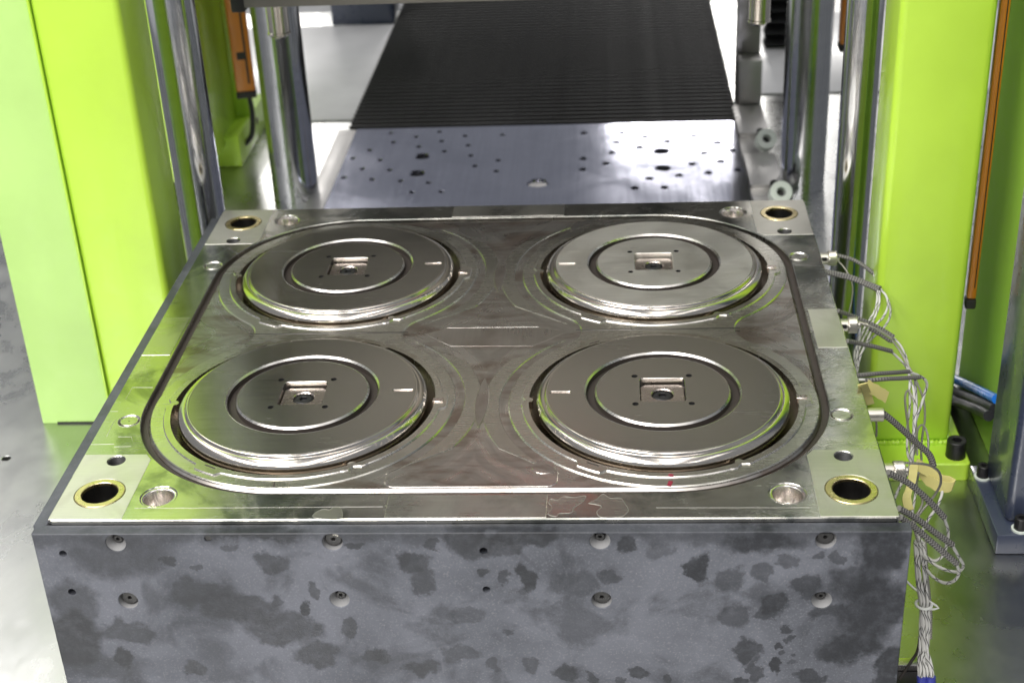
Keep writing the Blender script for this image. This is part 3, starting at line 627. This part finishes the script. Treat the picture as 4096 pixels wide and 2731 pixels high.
nc = thing('machine_leg', 'navy blue machine leg on a bolted base plate at the right edge', 'column', (0.83, 0.01, ZB))
part(nc, 'upright', box_mesh(0.6720, 1.00, -0.048, 0.072, ZB + 0.03, TOPZ, 0.010, 3), M['navy'])
part(nc, 'base_plate', box_mesh(0.656, 1.02, -0.075, 0.092, ZB + 0.0005, ZB + 0.031, 0.002), M['navy'])
cap_bolt(nc, (0.688 - 0.83, -0.062 - 0.01, 0.031), 0.0085, 0.020, washer=0.0115)
cap_bolt(nc, (0.667 - 0.83, 0.062 - 0.01, 0.031), 0.0085, 0.020, washer=0.0115)

# ================================================================== chrome guide bars
def bar(label, x, y, r):
    m = lathe_mesh([(r, 0), (r, 2.0), (0, 2.0)], 64)
    return tag(link('guide_bar', m, M['chrome'], None, (x, y, ZB + 0.0005)), label, 'bar', 'chrome guide bars of the press')
bar('thick chrome guide bar just behind the left green column', -0.509, 0.50, 0.0365)
bar('chrome guide bar left of the drilled table', -0.513, 1.20, 0.0485)
bar('chrome guide bar right of the drilled table', 0.552, 1.20, 0.0460)
bar('slim bright chrome guide bar beside the right green column', 0.5275, 0.45, 0.0270)

# ================================================================== drilled table
TZ = -0.285
SM = [(-0.351, 1.526), (-0.289, 1.496), (-0.238, 1.526), (-0.176, 1.495), (-0.09, 1.497), (-0.338, 1.464), (-0.227, 1.465), (-0.276, 1.432), (-0.164, 1.434), (-0.386, 1.417), (-0.215, 1.400), (-0.153, 1.370), (-0.417, 1.368), (-0.354, 1.355), (-0.09, 1.338), (-0.386, 1.304), (-0.325, 1.294), (-0.139, 1.307), (-0.09, 1.275), (-0.419, 1.255), (-0.356, 1.241), (-0.293, 1.230), (-0.231, 1.217), (-0.261, 1.166), (-0.199, 1.166)]
SM = SM + [(-x + 0.006, y) for x, y in SM]
BG = [(-0.261, 1.372), (-0.261, 1.271), (0.267, 1.373), (0.267, 1.273)]
tb = thing('drilled_table', 'bright brushed steel table drilled with many holes behind the mould', 'table', (0, 1.1, ZB))
part(tb, 'table_plate', plate_mesh([(-0.436, 0.62), (0.440, 0.62), (0.440, 1.556), (-0.436, 1.556)],
     [circle(x, y, 0.0058 if x < 0 else 0.0075, 20) for x, y in SM] + [circle(x, y, 0.0155, 28) for x, y in BG] + [circle(0.002, 1.203, 0.021, 32)],
     ZB + 0.0005, TZ, 0.0012, [0.0012 if x < 0 else 0.0022 for x, y in SM] + [0.003] * 4 + [0.002]), M['table'])
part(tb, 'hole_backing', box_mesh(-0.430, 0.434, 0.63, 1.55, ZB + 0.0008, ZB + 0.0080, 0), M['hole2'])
part(tb, 'locating_plug', lathe_mesh([(0, TZ - 0.004), (0.0195, TZ - 0.004), (0.0205, TZ - 0.006)], 32), M['bright']).location += Vector((0.002, 1.203, 0))
part(tb, 'edge_strip', box_mesh(-0.478, -0.4385, 0.62, 1.560, ZB + 0.0005, TZ - 0.003, 0.001), M['rail'])
# side rail with lifting rollers
rlw = thing('side_rail', 'stepped steel side rail with two white rollers right of the drilled table', 'rail', (0.48, 1.3, ZB))
for y0, y1 in ((0.62, 1.105), (1.168, 1.345), (1.475, 1.66)):
    part(rlw, 'rail_block', box_mesh(0.4435, 0.5115, y0, y1, ZB + 0.0005, TZ + 0.001, 0.0012), M['rail'])
part(rlw, 'rail_base', box_mesh(0.4445, 0.5105, 0.63, 1.655, ZB + 0.0004, ZB + 0.0060, 0), M['rail'])
for y in (1.385, 1.085):
    rm = lathe_mesh([(0.0095, 0.0), (0.0205, 0.0), (0.0225, 0.0015), (0.0225, 0.028), (0.0205, 0.0295), (0.0105, 0.0295), (0.0095, 0.0285), (0.0095, 0.0)], 40)
    o = part(rlw, 'nylon_roller', rm, M['nylon']); o.location = Vector((0.494, y + 0.012, TZ + 0.006)) - rlw.location; o.rotation_euler = (math.radians(52), 0, math.radians(6))
    link('roller_shaft', lathe_mesh([(0, 0.012), (0.0084, 0.012)], 20), M['black'], o)
    b = part(rlw, 'roller_screw', lathe_mesh([(0, 0.022), (0.0075, 0.022), (0.0085, 0.021), (0.0085, 0.0), (0.0, 0.0)], 24), M['black']); b.location = Vector((0.486, y + 0.040, TZ + 0.008)) - rlw.location; b.rotation_euler = (math.radians(30), 0, 0)
up = thing('steel_upright', 'brown-grey steel upright bar standing beside the black bellows', 'bar', (0.475, 1.70, ZB))
part(up, 'bar', box_mesh(0.4555, 0.5105, 1.72, 1.76, ZB + 0.0005, 1.2, 0.002), M['block'])
part(up, 'lower_block', box_mesh(0.4580, 0.5115, 1.665, 1.719, ZB + 0.0005, -0.178, 0.002), M['rail'])

# ================================================================== bellows
def bellows(name, label, x0, x1, y0, y1, z, pitch, amp, drop=0.10):
    n = int((y1 - y0) / pitch); bm = bmesh.new(); rows = []
    for i in range(2 * n + 1):
        y = y0 + (y1 - y0) * i / (2 * n); zz = z + (amp if i % 2 else -amp); e = 0.004 if i % 2 else -0.004
        rows.append([bm.verts.new(c) for c in ((x0 - e, y, zz - drop), (x0 - e, y, zz), (x1 + e, y, zz), (x1 + e, y, zz - drop))])
    for a, b in zip(rows, rows[1:]):
        for k in range(3): bm.faces.new((a[k], a[k + 1], b[k + 1], b[k]))
    o = tag(link(name, to_mesh(bm), M['bellows']), label, 'bellows')
    pm = box_mesh(x0 - 0.0045, x1 + 0.0045, -0.0022, 0.0022, -0.0015, 0.0012, 0.0006, 1)
    for i in range(n): link('pleat_edge', pm, M['pleat'], o, (0, y0 + (y1 - y0) * (2 * i + 1) / (2 * n), z + amp))
    return o
bellows('bellows_cover', 'wide flat black pleated bellows stretching back behind the drilled table', -0.452, 0.446, 1.560, 3.3, TZ - 0.0085, 0.027, 0.0090, 0.006)
vb = bellows('bellows_cover', 'small black pleated bellows hanging behind the right chrome bars', -0.035, 0.035, 0, 0.60, 0, 0.030, 0.010, 0.03)
vb.location = (0.600, 2.14, -0.42); vb.rotation_euler = (PI / 2, 0, 0)
tag(link('cover_panel', box_mesh(-1.05, -0.462, 1.66, 2.46, ZB + 0.0005, ZB + 0.004, 0.001), M['white_panel'], None), 'white sheet cover panel left of the wide black bellows', 'panel')
tag(link('cover_panel', box_mesh(0.52, 1.6, 1.78, 2.46, ZB + 0.0005, ZB + 0.004, 0.001), M['white_panel'], None), 'white sheet cover panel right of the wide black bellows', 'panel')
tag(link('rear_beam', box_mesh(-0.645, -0.463, 2.47, 2.60, ZB + 0.0005, ZB + 0.32, 0.004), M['navy'], None), 'short dark navy beam end beside the far left edge of the bellows', 'beam')
tag(link('hall_partition', box_mesh(-4, 4, 5.2, 5.3, -0.95, 0.55, 0.004), M['wall'], None), 'low grey partition far behind the press', 'partition')

# ================================================================== upper half of the mould and platen
um = thing('upper_mould', 'dark lower edge of the raised upper mould at the top of the picture', 'mould', (0, 1.13, 0.238))
part(um, 'mould_plate', box_mesh(-0.45, 0.45, 0.712, 1.55, 0.238, 0.82, 0.002), M['upper_steel'])
part(um, 'front_board', box_mesh(-0.46, 0.46, 0.695, 0.7115, 0.43, 0.82, 0.001), M['upper_board'])
part(um, 'mounting_tab', box_mesh(-0.475, -0.4515, 0.72, 0.76, 0.228, 0.30, 0.003), M['black'])
for x in (-0.407, 0.407):
    o = part(um, 'guide_pin', lathe_mesh([(0, 0), (0.0130, 0), (0.0175, 0.0045), (0.0195, 0.0050), (0.0195, 0.0085), (0.0182, 0.0095), (0.0182, 0.10)], 40), M['polish'])
    o.location = Vector((x, 0.760, 0.174)) - um.location
pl = thing('upper_platen', 'heavy press platen carrying the raised upper mould above the drilled table', 'platen', (0, 1.1, 0.82))
part(pl, 'platen_plate', box_mesh(-0.80, 0.80, 0.60, 1.75, 0.821, 1.10, 0.004), M['navy'])
part(pl, 'red_reflection_plate', box_mesh(-0.20, 0.14, 0.6905, 0.6945, 0.72, 0.80, 0.001), M['red'])  # unseen plate, added only to give red glints in the mould

# ================================================================== light curtains, hoses
def curtain(label, x, y, z0, wdt, rz=0, dp=0.018):
    t = thing('light_curtain', label, 'light curtain', (x, y, z0), 'orange light curtains'); t.rotation_euler = (0, 0, rz)
    link('housing', box_mesh(-wdt / 2, wdt / 2, -dp, dp, 0.012, 1.5, 0.003), M['orange'], t)
    link('lens_strip', box_mesh(wdt * 0.16, wdt * 0.27, -dp - 0.0012, -dp + 0.0015, 0.03, 1.5, 0.0005, 1), M['seal'], t)
    link('end_cap', box_mesh(-wdt / 2 - 0.001, wdt / 2 + 0.001, -dp - 0.001, dp + 0.001, -0.004, 0.0115, 0.003), M['plug'], t)
    return t
lt = curtain('orange light curtain bar with a black cable, left of the chrome bars', -0.652, 1.43, -0.152, 0.042, math.radians(12))
link('cable', tube_mesh([(0.005, 0, -0.004), (0.006, 0, -0.05), (-0.004, 0, -0.10), (-0.04, 0.0, -0.125), (-0.09, 0, -0.12), (-0.13, 0, -0.08), (-0.145, 0, 0.0), (-0.16, 0, 0.05)], 0.0058, 8), M['rubber'], lt)
link('status_window', box_mesh(-0.010, 0.010, -0.0196, -0.0165, 0.085, 0.102, 0.0005, 1), M['plug'], lt)
curtain('slim orange light curtain strip right of the right green column', 0.659, 0.200, -0.072, 0.013, math.radians(-6), 0.008)
curtain('short orange bar glimpsed between the two right chrome bars', 0.640, 1.30, -0.04, 0.026)
for pts, r, m, lab in (([(0.640, 0.46, -0.292), (0.672, 0.41, -0.292), (0.688, 0.366, -0.286), (0.688, 0.287, -0.251), (0.688, 0.202, -0.214), (0.688, 0.113, -0.176)], 0.0070, 'blue_hose', 'blue air hose curving behind the right column'),
                       ([(0.640, 0.43, -0.2925), (0.672, 0.375, -0.2925), (0.684, 0.330, -0.290), (0.684, 0.265, -0.259), (0.684, 0.181, -0.220), (0.684, 0.105, -0.187)], 0.0075, 'rubber', 'black hose just below the blue one'),
                       ([(0.640, 0.39, -0.2925), (0.668, 0.335, -0.2925), (0.676, 0.290, -0.283), (0.676, 0.225, -0.252), (0.676, 0.143, -0.213), (0.676, 0.100, -0.195)], 0.0075, 'rubber', 'lowest black hose, right above the bed behind the right column')):
    tag(link('air_hose', tube_mesh(pts, r, 14, 0.01), M[m]), lab, 'hose', 'hoses behind the right column')
CAB = {
    's1': [(0.4638, 0.23, -0.0056), (0.4807, 0.2276, -0.0072), (0.4965, 0.2208, -0.01), (0.5095, 0.2094, -0.0141), (0.5207, 0.1934, -0.0182)],
    'w1': [(0.5201, 0.1937, -0.0172), (0.5243, 0.1803, -0.0268), (0.5296, 0.1669, -0.0307), (0.5334, 0.1513, -0.0356), (0.535, 0.1327, -0.0421), (0.5309, 0.113, -0.0468), (0.5199, 0.0927, -0.0507), (0.5062, 0.0746, -0.0522), (0.4949, 0.0582, -0.0531), (0.4807, 0.0343, -0.0614), (0.4755, 0.0158, -0.0678), (0.4734, 0.0067, -0.0716)],
    't1': [(0.4643, 0.23, -0.0062), (0.4794, 0.2282, -0.0179), (0.4898, 0.2224, -0.0305), (0.4952, 0.212, -0.0419), (0.494, 0.1964, -0.0541), (0.4873, 0.174, -0.0684), (0.4798, 0.1474, -0.0755)],
    's2a': [(0.45, 0.1763, -0.0051), (0.4692, 0.1742, -0.0083), (0.4869, 0.169, -0.0113), (0.5061, 0.1599, -0.016), (0.5229, 0.1476, -0.0182)],
    's2b': [(0.45, 0.1722, -0.0056), (0.4693, 0.1737, -0.0113), (0.4868, 0.1671, -0.0138), (0.5056, 0.1559, -0.0178), (0.5194, 0.1412, -0.0189)],
    'w2a': [(0.5174, 0.1412, -0.0188), (0.5149, 0.126, -0.0305), (0.5089, 0.1105, -0.0371), (0.4998, 0.0947, -0.0413), (0.4916, 0.0783, -0.0449), (0.4833, 0.0602, -0.0498), (0.4743, 0.0383, -0.0579), (0.4723, 0.0221, -0.0634), (0.471, 0.0113, -0.0685)],
    'w2b': [(0.5199, 0.141, -0.0193), (0.5183, 0.1255, -0.0314), (0.5118, 0.1092, -0.0388), (0.5035, 0.0919, -0.0444), (0.4952, 0.0752, -0.0479), (0.4882, 0.0602, -0.0498), (0.4782, 0.0383, -0.058), (0.4747, 0.0221, -0.0635), (0.4727, 0.0085, -0.0704)],
    'w2c': [(0.5219, 0.1418, -0.0175), (0.528, 0.1306, -0.0228), (0.5281, 0.116, -0.0301), (0.5198, 0.0989, -0.037), (0.5088, 0.0836, -0.0401), (0.4986, 0.0668, -0.0445), (0.4911, 0.0504, -0.0491), (0.4809, 0.031, -0.0574), (0.4751, 0.014, -0.0668)],
    's3': [(0.45, 0.0461, 0.0002), (0.471, 0.0588, -0.0143), (0.4912, 0.0598, -0.024), (0.5111, 0.0587, -0.0348), (0.5268, 0.0546, -0.044)],
    's3b': [(0.4933, 0.0525, -0.0296), (0.5083, 0.0514, -0.0387), (0.5199, 0.0483, -0.0461), (0.5233, 0.0472, -0.0467)],
    'w3': [(0.5267, 0.0536, -0.0458), (0.5346, 0.0486, -0.0532), (0.5412, 0.0393, -0.065), (0.5435, 0.0285, -0.0758), (0.544, 0.0155, -0.0864), (0.5409, -0.0018, -0.0921), (0.5375, -0.027, -0.0995), (0.5307, -0.0543, -0.1052), (0.525, -0.083, -0.1096), (0.5193, -0.1212, -0.1147), (0.5212, -0.1523, -0.1168), (0.5083, -0.1968, -0.1205), (0.5071, -0.2457, -0.1322), (0.5056, -0.2803, -0.1401)],
    'g3c': [(0.4655, 0.036, -0.0101), (0.4772, 0.0363, -0.0131), (0.49, 0.037, -0.0175), (0.5071, 0.0376, -0.0269), (0.5223, 0.0376, -0.0381), (0.5212, 0.0382, -0.0396), (0.5325, 0.0355, -0.0549), (0.5405, 0.0307, -0.0692), (0.5471, 0.0249, -0.0794), (0.553, 0.0156, -0.09), (0.5575, -0.0008, -0.0996), (0.558, -0.0181, -0.105), (0.5542, -0.0439, -0.1118), (0.5464, -0.0728, -0.1161), (0.5389, -0.1042, -0.1183), (0.5331, -0.1363, -0.1189), (0.5202, -0.1784, -0.1205), (0.5211, -0.2114, -0.1231), (0.5088, -0.2345, -0.1277)],
    's4': [(0.45, -0.0377, 0.0007), (0.4695, -0.0236, -0.0109), (0.492, -0.0155, -0.021), (0.5125, -0.0056, -0.0323)],
    'w4': [(0.5118, -0.0056, -0.0321), (0.5208, -0.0038, -0.0419), (0.5302, -0.0036, -0.052), (0.5355, -0.0042, -0.0606), (0.539, -0.012, -0.0739), (0.5417, -0.0211, -0.0808), (0.5396, -0.0421, -0.0905), (0.5331, -0.0779, -0.1018), (0.5243, -0.1258, -0.1118), (0.5189, -0.1485, -0.1129), (0.5045, -0.177, -0.115), (0.4907, -0.2032, -0.1181)],
    's5a': [(0.45, -0.1193, -0.0024), (0.4759, -0.1085, -0.0063), (0.4962, -0.0964, -0.0122), (0.52, -0.0786, -0.0209)],
    'w5a': [(0.5194, -0.0788, -0.0214), (0.5329, -0.0708, -0.0303), (0.5442, -0.0639, -0.0408), (0.5486, -0.0602, -0.0516), (0.5469, -0.0599, -0.0625), (0.5432, -0.0655, -0.0744), (0.5379, -0.0741, -0.0844), (0.5327, -0.0857, -0.0926), (0.528, -0.1057, -0.1009), (0.522, -0.132, -0.1078), (0.5152, -0.1538, -0.1115), (0.4996, -0.1854, -0.1156), (0.4881, -0.2095, -0.1201)],
    's5b': [(0.4592, -0.12, -0.0093), (0.4839, -0.1155, -0.0097), (0.5043, -0.1033, -0.0161), (0.5326, -0.0856, -0.0251)],
    'p5b': [(0.45, -0.1262, -0.0045), (0.4602, -0.1191, -0.0087)],
    'w5b': [(0.5306, -0.0856, -0.0252), (0.5292, -0.0778, -0.0337), (0.5315, -0.0724, -0.0443), (0.5334, -0.0745, -0.0603), (0.5332, -0.0832, -0.0767), (0.5297, -0.0963, -0.0904), (0.5266, -0.1135, -0.1014), (0.5204, -0.131, -0.1084), (0.5208, -0.1532, -0.1141), (0.5158, -0.1933, -0.1209), (0.5064, -0.2307, -0.1303), (0.5061, -0.2625, -0.1367), (0.5077, -0.2824, -0.1406)],
    'loop1': [(0.5231, -0.1234, -0.1133), (0.5261, -0.0881, -0.1064), (0.5287, -0.0487, -0.0975), (0.5315, -0.0223, -0.0911), (0.5366, -0.0105, -0.088), (0.5401, -0.0184, -0.0901), (0.5412, -0.0355, -0.0945), (0.5387, -0.0618, -0.1007), (0.5346, -0.0881, -0.1065), (0.5267, -0.1234, -0.1134)],
    'loop2': [(0.5303, -0.1234, -0.1134), (0.5349, -0.0921, -0.1073), (0.5389, -0.0776, -0.1042), (0.5446, -0.071, -0.1028), (0.5481, -0.0776, -0.1043), (0.5484, -0.0947, -0.1079), (0.5437, -0.1234, -0.1135), (0.5427, -0.1401, -0.1165), (0.5295, -0.1555, -0.119), (0.5212, -0.1529, -0.1185), (0.5199, -0.1401, -0.1163)],
    's6': [(0.4661, -0.19, -0.01), (0.4819, -0.1867, -0.0249), (0.5021, -0.1803, -0.0475), (0.5179, -0.1739, -0.0663), (0.5332, -0.1701, -0.0834), (0.5392, -0.172, -0.0988)],
    'w6': [(0.5385, -0.1707, -0.0975), (0.5448, -0.1795, -0.1094), (0.5465, -0.1965, -0.1188), (0.5376, -0.2152, -0.1268), (0.5241, -0.235, -0.1315), (0.5118, -0.2581, -0.1357), (0.5038, -0.2762, -0.139)],
    't6': [(0.4619, -0.19, -0.0176), (0.464, -0.1892, -0.0303), (0.4652, -0.1875, -0.0458)],
    't7': [(0.4665, -0.305, -0.0063), (0.4865, -0.3016, -0.0096), (0.5047, -0.2926, -0.0185), (0.5188, -0.2812, -0.0357), (0.5239, -0.2715, -0.0579), (0.5187, -0.2653, -0.0799), (0.5077, -0.2637, -0.101), (0.5005, -0.2664, -0.1174), (0.5044, -0.2791, -0.1327)],
    's7': [(0.45, -0.3362, 0.0015), (0.4743, -0.3291, -0.0169), (0.4973, -0.3251, -0.0407), (0.5194, -0.3211, -0.0683)],
    'w7': [(0.5182, -0.321, -0.0668), (0.5285, -0.3086, -0.0953), (0.5306, -0.3019, -0.1202), (0.5264, -0.3021, -0.1363), (0.5176, -0.3003, -0.1427), (0.5087, -0.2866, -0.1416)],
    's8a': [(0.45, -0.4029, 0.0012), (0.4697, -0.3959, -0.0157), (0.4904, -0.3911, -0.0359), (0.514, -0.3852, -0.0581)],
    'w8a': [(0.5128, -0.3851, -0.0569), (0.5258, -0.373, -0.0834), (0.5354, -0.3599, -0.105), (0.5339, -0.3459, -0.1235), (0.5238, -0.3296, -0.1328), (0.5116, -0.311, -0.1357), (0.5072, -0.2938, -0.1404)],
    's8b': [(0.45, -0.4131, -0.0026), (0.4684, -0.406, -0.0214), (0.494, -0.4017, -0.0488), (0.5177, -0.3969, -0.0741)],
    'w8b': [(0.5168, -0.3968, -0.0729), (0.5256, -0.3813, -0.0985), (0.5253, -0.3642, -0.1229), (0.5196, -0.3455, -0.1388), (0.5115, -0.3243, -0.1449), (0.5079, -0.3058, -0.1457)],
    'bundle': [(0.5069, -0.272, -0.138), (0.5044, -0.2929, -0.1431), (0.5034, -0.3095, -0.1552), (0.5042, -0.324, -0.1708), (0.5048, -0.3384, -0.1862), (0.5035, -0.3518, -0.2003), (0.5015, -0.3662, -0.2154)],
    'endL': [(0.5011, -0.3651, -0.2142), (0.4972, -0.3755, -0.2264), (0.4979, -0.3853, -0.2389), (0.499, -0.39, -0.256)],
    'endR': [(0.5019, -0.3651, -0.2142), (0.5058, -0.3755, -0.2264), (0.5076, -0.3853, -0.2389), (0.5083, -0.39, -0.2559)],
    'dark': [(0.5057, -0.3262, -0.2107), (0.5005, -0.3462, -0.2323), (0.4916, -0.3555, -0.2436), (0.4778, -0.3673, -0.2591)],
    'tiea': [(0.5102, -0.3295, -0.1767), (0.521, -0.3351, -0.1827), (0.5103, -0.3362, -0.1838)],
    'tieb': [(0.4872, -0.3145, -0.1606), (0.4933, -0.319, -0.1654), (0.5003, -0.3229, -0.1696)],
    'yel1': [(0.45, -0.1449, 0.0058), (0.4607, -0.1285, -0.011), (0.4744, -0.1247, -0.0216), (0.4881, -0.1198, -0.033)],
    'yel1b': [(0.45, -0.1558, 0.007), (0.4618, -0.1271, -0.0243), (0.4676, -0.1212, -0.0425)],
    'yel2': [(0.5169, -0.1747, -0.0937), (0.5271, -0.1771, -0.0984), (0.5428, -0.1878, -0.106), (0.5576, -0.192, -0.1095), (0.5579, -0.1958, -0.1121), (0.5438, -0.1948, -0.1127), (0.532, -0.1838, -0.1106), (0.526, -0.1688, -0.108)],
    'yel2b': [(0.5151, -0.1747, -0.0937), (0.5108, -0.191, -0.1078), (0.5024, -0.2096, -0.118), (0.5035, -0.2255, -0.1257)],
}
def cable(name, label, cat, parts, group='heater cables on the right side of the mould'):
    """parts: (part name, path keys, radius, material)"""
    o = CAB[parts[0][1]][0]; t = thing(name, label, cat, o, group)
    for nm, key, r, m in parts:
        c = link(nm, tube_mesh(CAB[key], r, 10, 0.003), M[m], t); c.location = -Vector(o)
    return t
SL, WR, ST = 0.0028, 0.0016, 0.0013
cable('heater_cable', 'sleeved cable with a thin steel lead from the rearmost knurled socket', 'cable', [('sleeve', 's1', SL, 'sleeve'), ('wire', 'w1', WR, 'wire'), ('steel_lead', 't1', ST * 0.9, 'steel_braid')])
cable('heater_cable', 'pair of grey sleeves splitting into three white wires below the rearmost socket', 'cable', [('sleeve', 's2a', SL, 'sleeve'), ('sleeve', 's2b', SL, 'sleeve'), ('wire', 'w2a', WR, 'wire'), ('wire', 'w2b', WR, 'wire'), ('wire', 'w2c', WR, 'wire')])
cable('heater_cable', 'sleeved cable rising over the second knurled socket', 'cable', [('sleeve', 's3', SL, 'sleeve'), ('sleeve', 's3b', SL * 0.9, 'sleeve'), ('wire', 'w3', WR, 'wire')])
t = cable('sensor_cable', 'steel braided sensor cable with coil spring from the second knurled socket', 'cable', [('steel_lead', 'g3c', ST * 1.1, 'steel_braid')])
sp = spline(CAB['g3c'][:3], 0.002); coil = []
for k in range(240):
    f = k / 239 * (len(sp) - 2); i = int(f); p = sp[i].lerp(sp[i + 1], f - i); a = k / 239 * 2 * PI * 15
    coil.append(p + Vector((0, math.cos(a), math.sin(a))) * 0.0026)
o = link('strain_spring', tube_mesh(coil, 0.0005, 6, raw=True), M['gland'], t); o.location = -t.location
cable('heater_cable', 'short grey sleeve leaving the plate edge below the second socket', 'cable', [('sleeve', 's4', SL * 1.05, 'sleeve'), ('wire', 'w4', WR, 'wire')])
cable('heater_cable', 'upper of two straight parallel sleeves with a curling white wire', 'cable', [('sleeve', 's5a', SL, 'sleeve'), ('wire', 'w5a', WR * 1.1, 'wire')])
cable('heater_cable', 'lower of two straight parallel sleeves with a white end', 'cable', [('sleeve', 's5b', SL, 'sleeve'), ('white_end', 'p5b', 0.0018, 'tie'), ('wire', 'w5b', WR, 'wire')])
cable('sensor_cable', 'tall narrow loop of thin steel braided lead in the cable bundle', 'cable', [('steel_lead', 'loop1', ST * 1.1, 'steel_braid')])
cable('sensor_cable', 'lower rounded loop of thin steel braided lead in the cable bundle', 'cable', [('steel_lead', 'loop2', ST * 1.1, 'steel_braid')])
cable('heater_cable', 'thick grey sleeve slanting down from the smooth steel ferrule', 'cable', [('sleeve', 's6', 0.0040, 'sleeve'), ('wire', 'w6', WR * 1.1, 'wire'), ('steel_lead', 't6', ST, 'steel_braid')])
cable('sensor_cable', 'thin steel braided lead arching from the front knurled socket', 'cable', [('steel_lead', 't7', ST * 1.1, 'steel_braid')])
cable('heater_cable', 'upper of three slanting sleeves near the front right corner', 'cable', [('sleeve', 's7', 0.0036, 'sleeve'), ('wire', 'w7', WR * 1.1, 'wire')])
cable('heater_cable', 'middle of three slanting sleeves near the front right corner', 'cable', [('sleeve', 's8a', 0.0036, 'sleeve'), ('wire', 'w8a', WR * 1.1, 'wire')])
cable('heater_cable', 'lowest of three slanting sleeves near the front right corner', 'cable', [('sleeve', 's8b', 0.0036, 'sleeve'), ('wire', 'w8b', WR * 1.1, 'wire')])
# the tied bundle of white wires
cl = spline(CAB['bundle'], 0.003); eL = spline(CAB['endL'], 0.003); eR = spline(CAB['endR'], 0.003)
bu = thing('wire_bundle', 'tied bundle of white braided wires hanging at the front right corner', 'cable', tuple(cl[0]), 'heater cables on the right side of the mould')
rnd = random.Random(3)
for k in range(8):
    e = eL if k % 2 == 0 else eR; path = []; n = len(cl)
    for i, p in enumerate(cl):
        a = 2 * PI * k / 8 + i / n * (2.2 + 0.8 * math.sin(k)); rr = 0.0052 - 0.0012 * math.exp(-((i / n - 0.62) / 0.12) ** 2) + 0.0006 * math.sin(i * 0.11 + k)
        path.append(p + Vector((math.cos(a), math.sin(a), 0)) * rr)
    for i, p in enumerate(e[4:]):
        a = 2 * PI * k / 8 + 2.6 + i * 0.02; f = min(1, i / 12); path.append(path[-1].lerp(p + Vector((math.cos(a), math.sin(a), 0)) * 0.0030, 0.25 + 0.75 * f))
    o = link('wire', tube_mesh([q for i, q in enumerate(path) if i % 3 == 0 or i == len(path) - 1], 0.0018, 8, 0.003), M['wire'], bu); o.location = -bu.location
for e in (eL, eR):
    o = link('blue_shrink_sleeve', tube_mesh([e[len(e) * 2 // 3], e[-1], e[-1] + (e[-1] - e[-8]) * 2], 0.0056, 14), M['blue_sleeve'], bu); o.location = -bu.location
o = link('steel_lead', tube_mesh([p + Vector((0.0075, 0.002, 0)) for p in cl[::4]], 0.0018, 8), M['steel_braid'], bu); o.location = -bu.location
ti = cl[int(len(cl) * 0.60)]
tie = thing('cable_tie', 'white nylon cable tie with a bent tail round the wire bundle', 'cable tie', tuple(ti))
band = [Vector((0.0086 * math.cos(2 * PI * k / 28), 0.0086 * math.sin(2 * PI * k / 28), 0)) for k in range(29)]
link('band', tube_mesh(band, 0.0017, 8, raw=True, flat=1.0), M['tie'], tie)
for key, sub in (('tiea', 0), ('tieb', 0)):
    o = link('tail', tube_mesh(CAB[key], 0.0013, 6, 0.004), M['tie'], tie); o.location = -tie.location
tag(link('sensor_cable', tube_mesh(CAB['dark'], 0.0018, 8), M['seal']), 'thin dark lead crossing behind the bottom of the wire bundle', 'cable', 'heater cables on the right side of the mould')
def ribbon(pts, wdt, dirv, th=0.0006):
    """a strip of tape folded along a path"""
    P_ = spline(pts, 0.003); bm = bmesh.new(); rows = []; d = Vector(dirv).normalized()
    for i, p in enumerate(P_):
        t = (P_[min(i + 1, len(P_) - 1)] - P_[max(i - 1, 0)]).normalized(); nn = t.cross(d).normalized() * th; j = Vector((0, 0, 0.0006 * math.sin(i * 1.7)))
        rows.append([bm.verts.new(q + j) for q in (p - d * wdt + nn, p + d * wdt + nn, p + d * wdt - nn, p - d * wdt - nn)])
    for a, b in zip(rows, rows[1:]):
        for k in range(4): bm.faces.new((a[k], a[(k + 1) % 4], b[(k + 1) % 4], b[k]))
    bm.faces.new(rows[0]); bm.faces.new(rows[-1]); return to_mesh(bm, 40)
for lab, a, b, wd in (('yellow masking tape flag wrapped on cables below the parallel sleeves', 'yel1', 'yel1b', 0.0075), ('yellow masking tape loop round cables beside the front knurled socket', 'yel2', 'yel2b', 0.0070)):
    t = thing('masking_tape', lab, 'tape', CAB[a][0], 'yellow tape on the cables')
    o = link('tape_flag', ribbon(CAB[a][1:] if a == 'yel1' else CAB[a], wd, (0.25, 0.1, 1.0)), M['tape'], t); o.location = -t.location
    o = link('tape_tail', ribbon(CAB[b], wd * 0.8, (1.0, 0.3, 0.1)), M['tape'], t); o.location = -t.location
# clamp at the foot of the mould, right side
cp = thing('mould_clamp', 'small black and steel clamp at the foot of the mould, bottom right', 'clamp', (0.49, -0.33, ZB))
link('clamp_bar', box_mesh(-0.038, 0.030, 0.006, 0.020, 0.0005, 0.026, 0.001), M['bright'], cp)
link('clamp_block', box_mesh(-0.038, 0.030, -0.03, 0.0055, 0.0005, 0.018, 0.002), M['black'], cp)
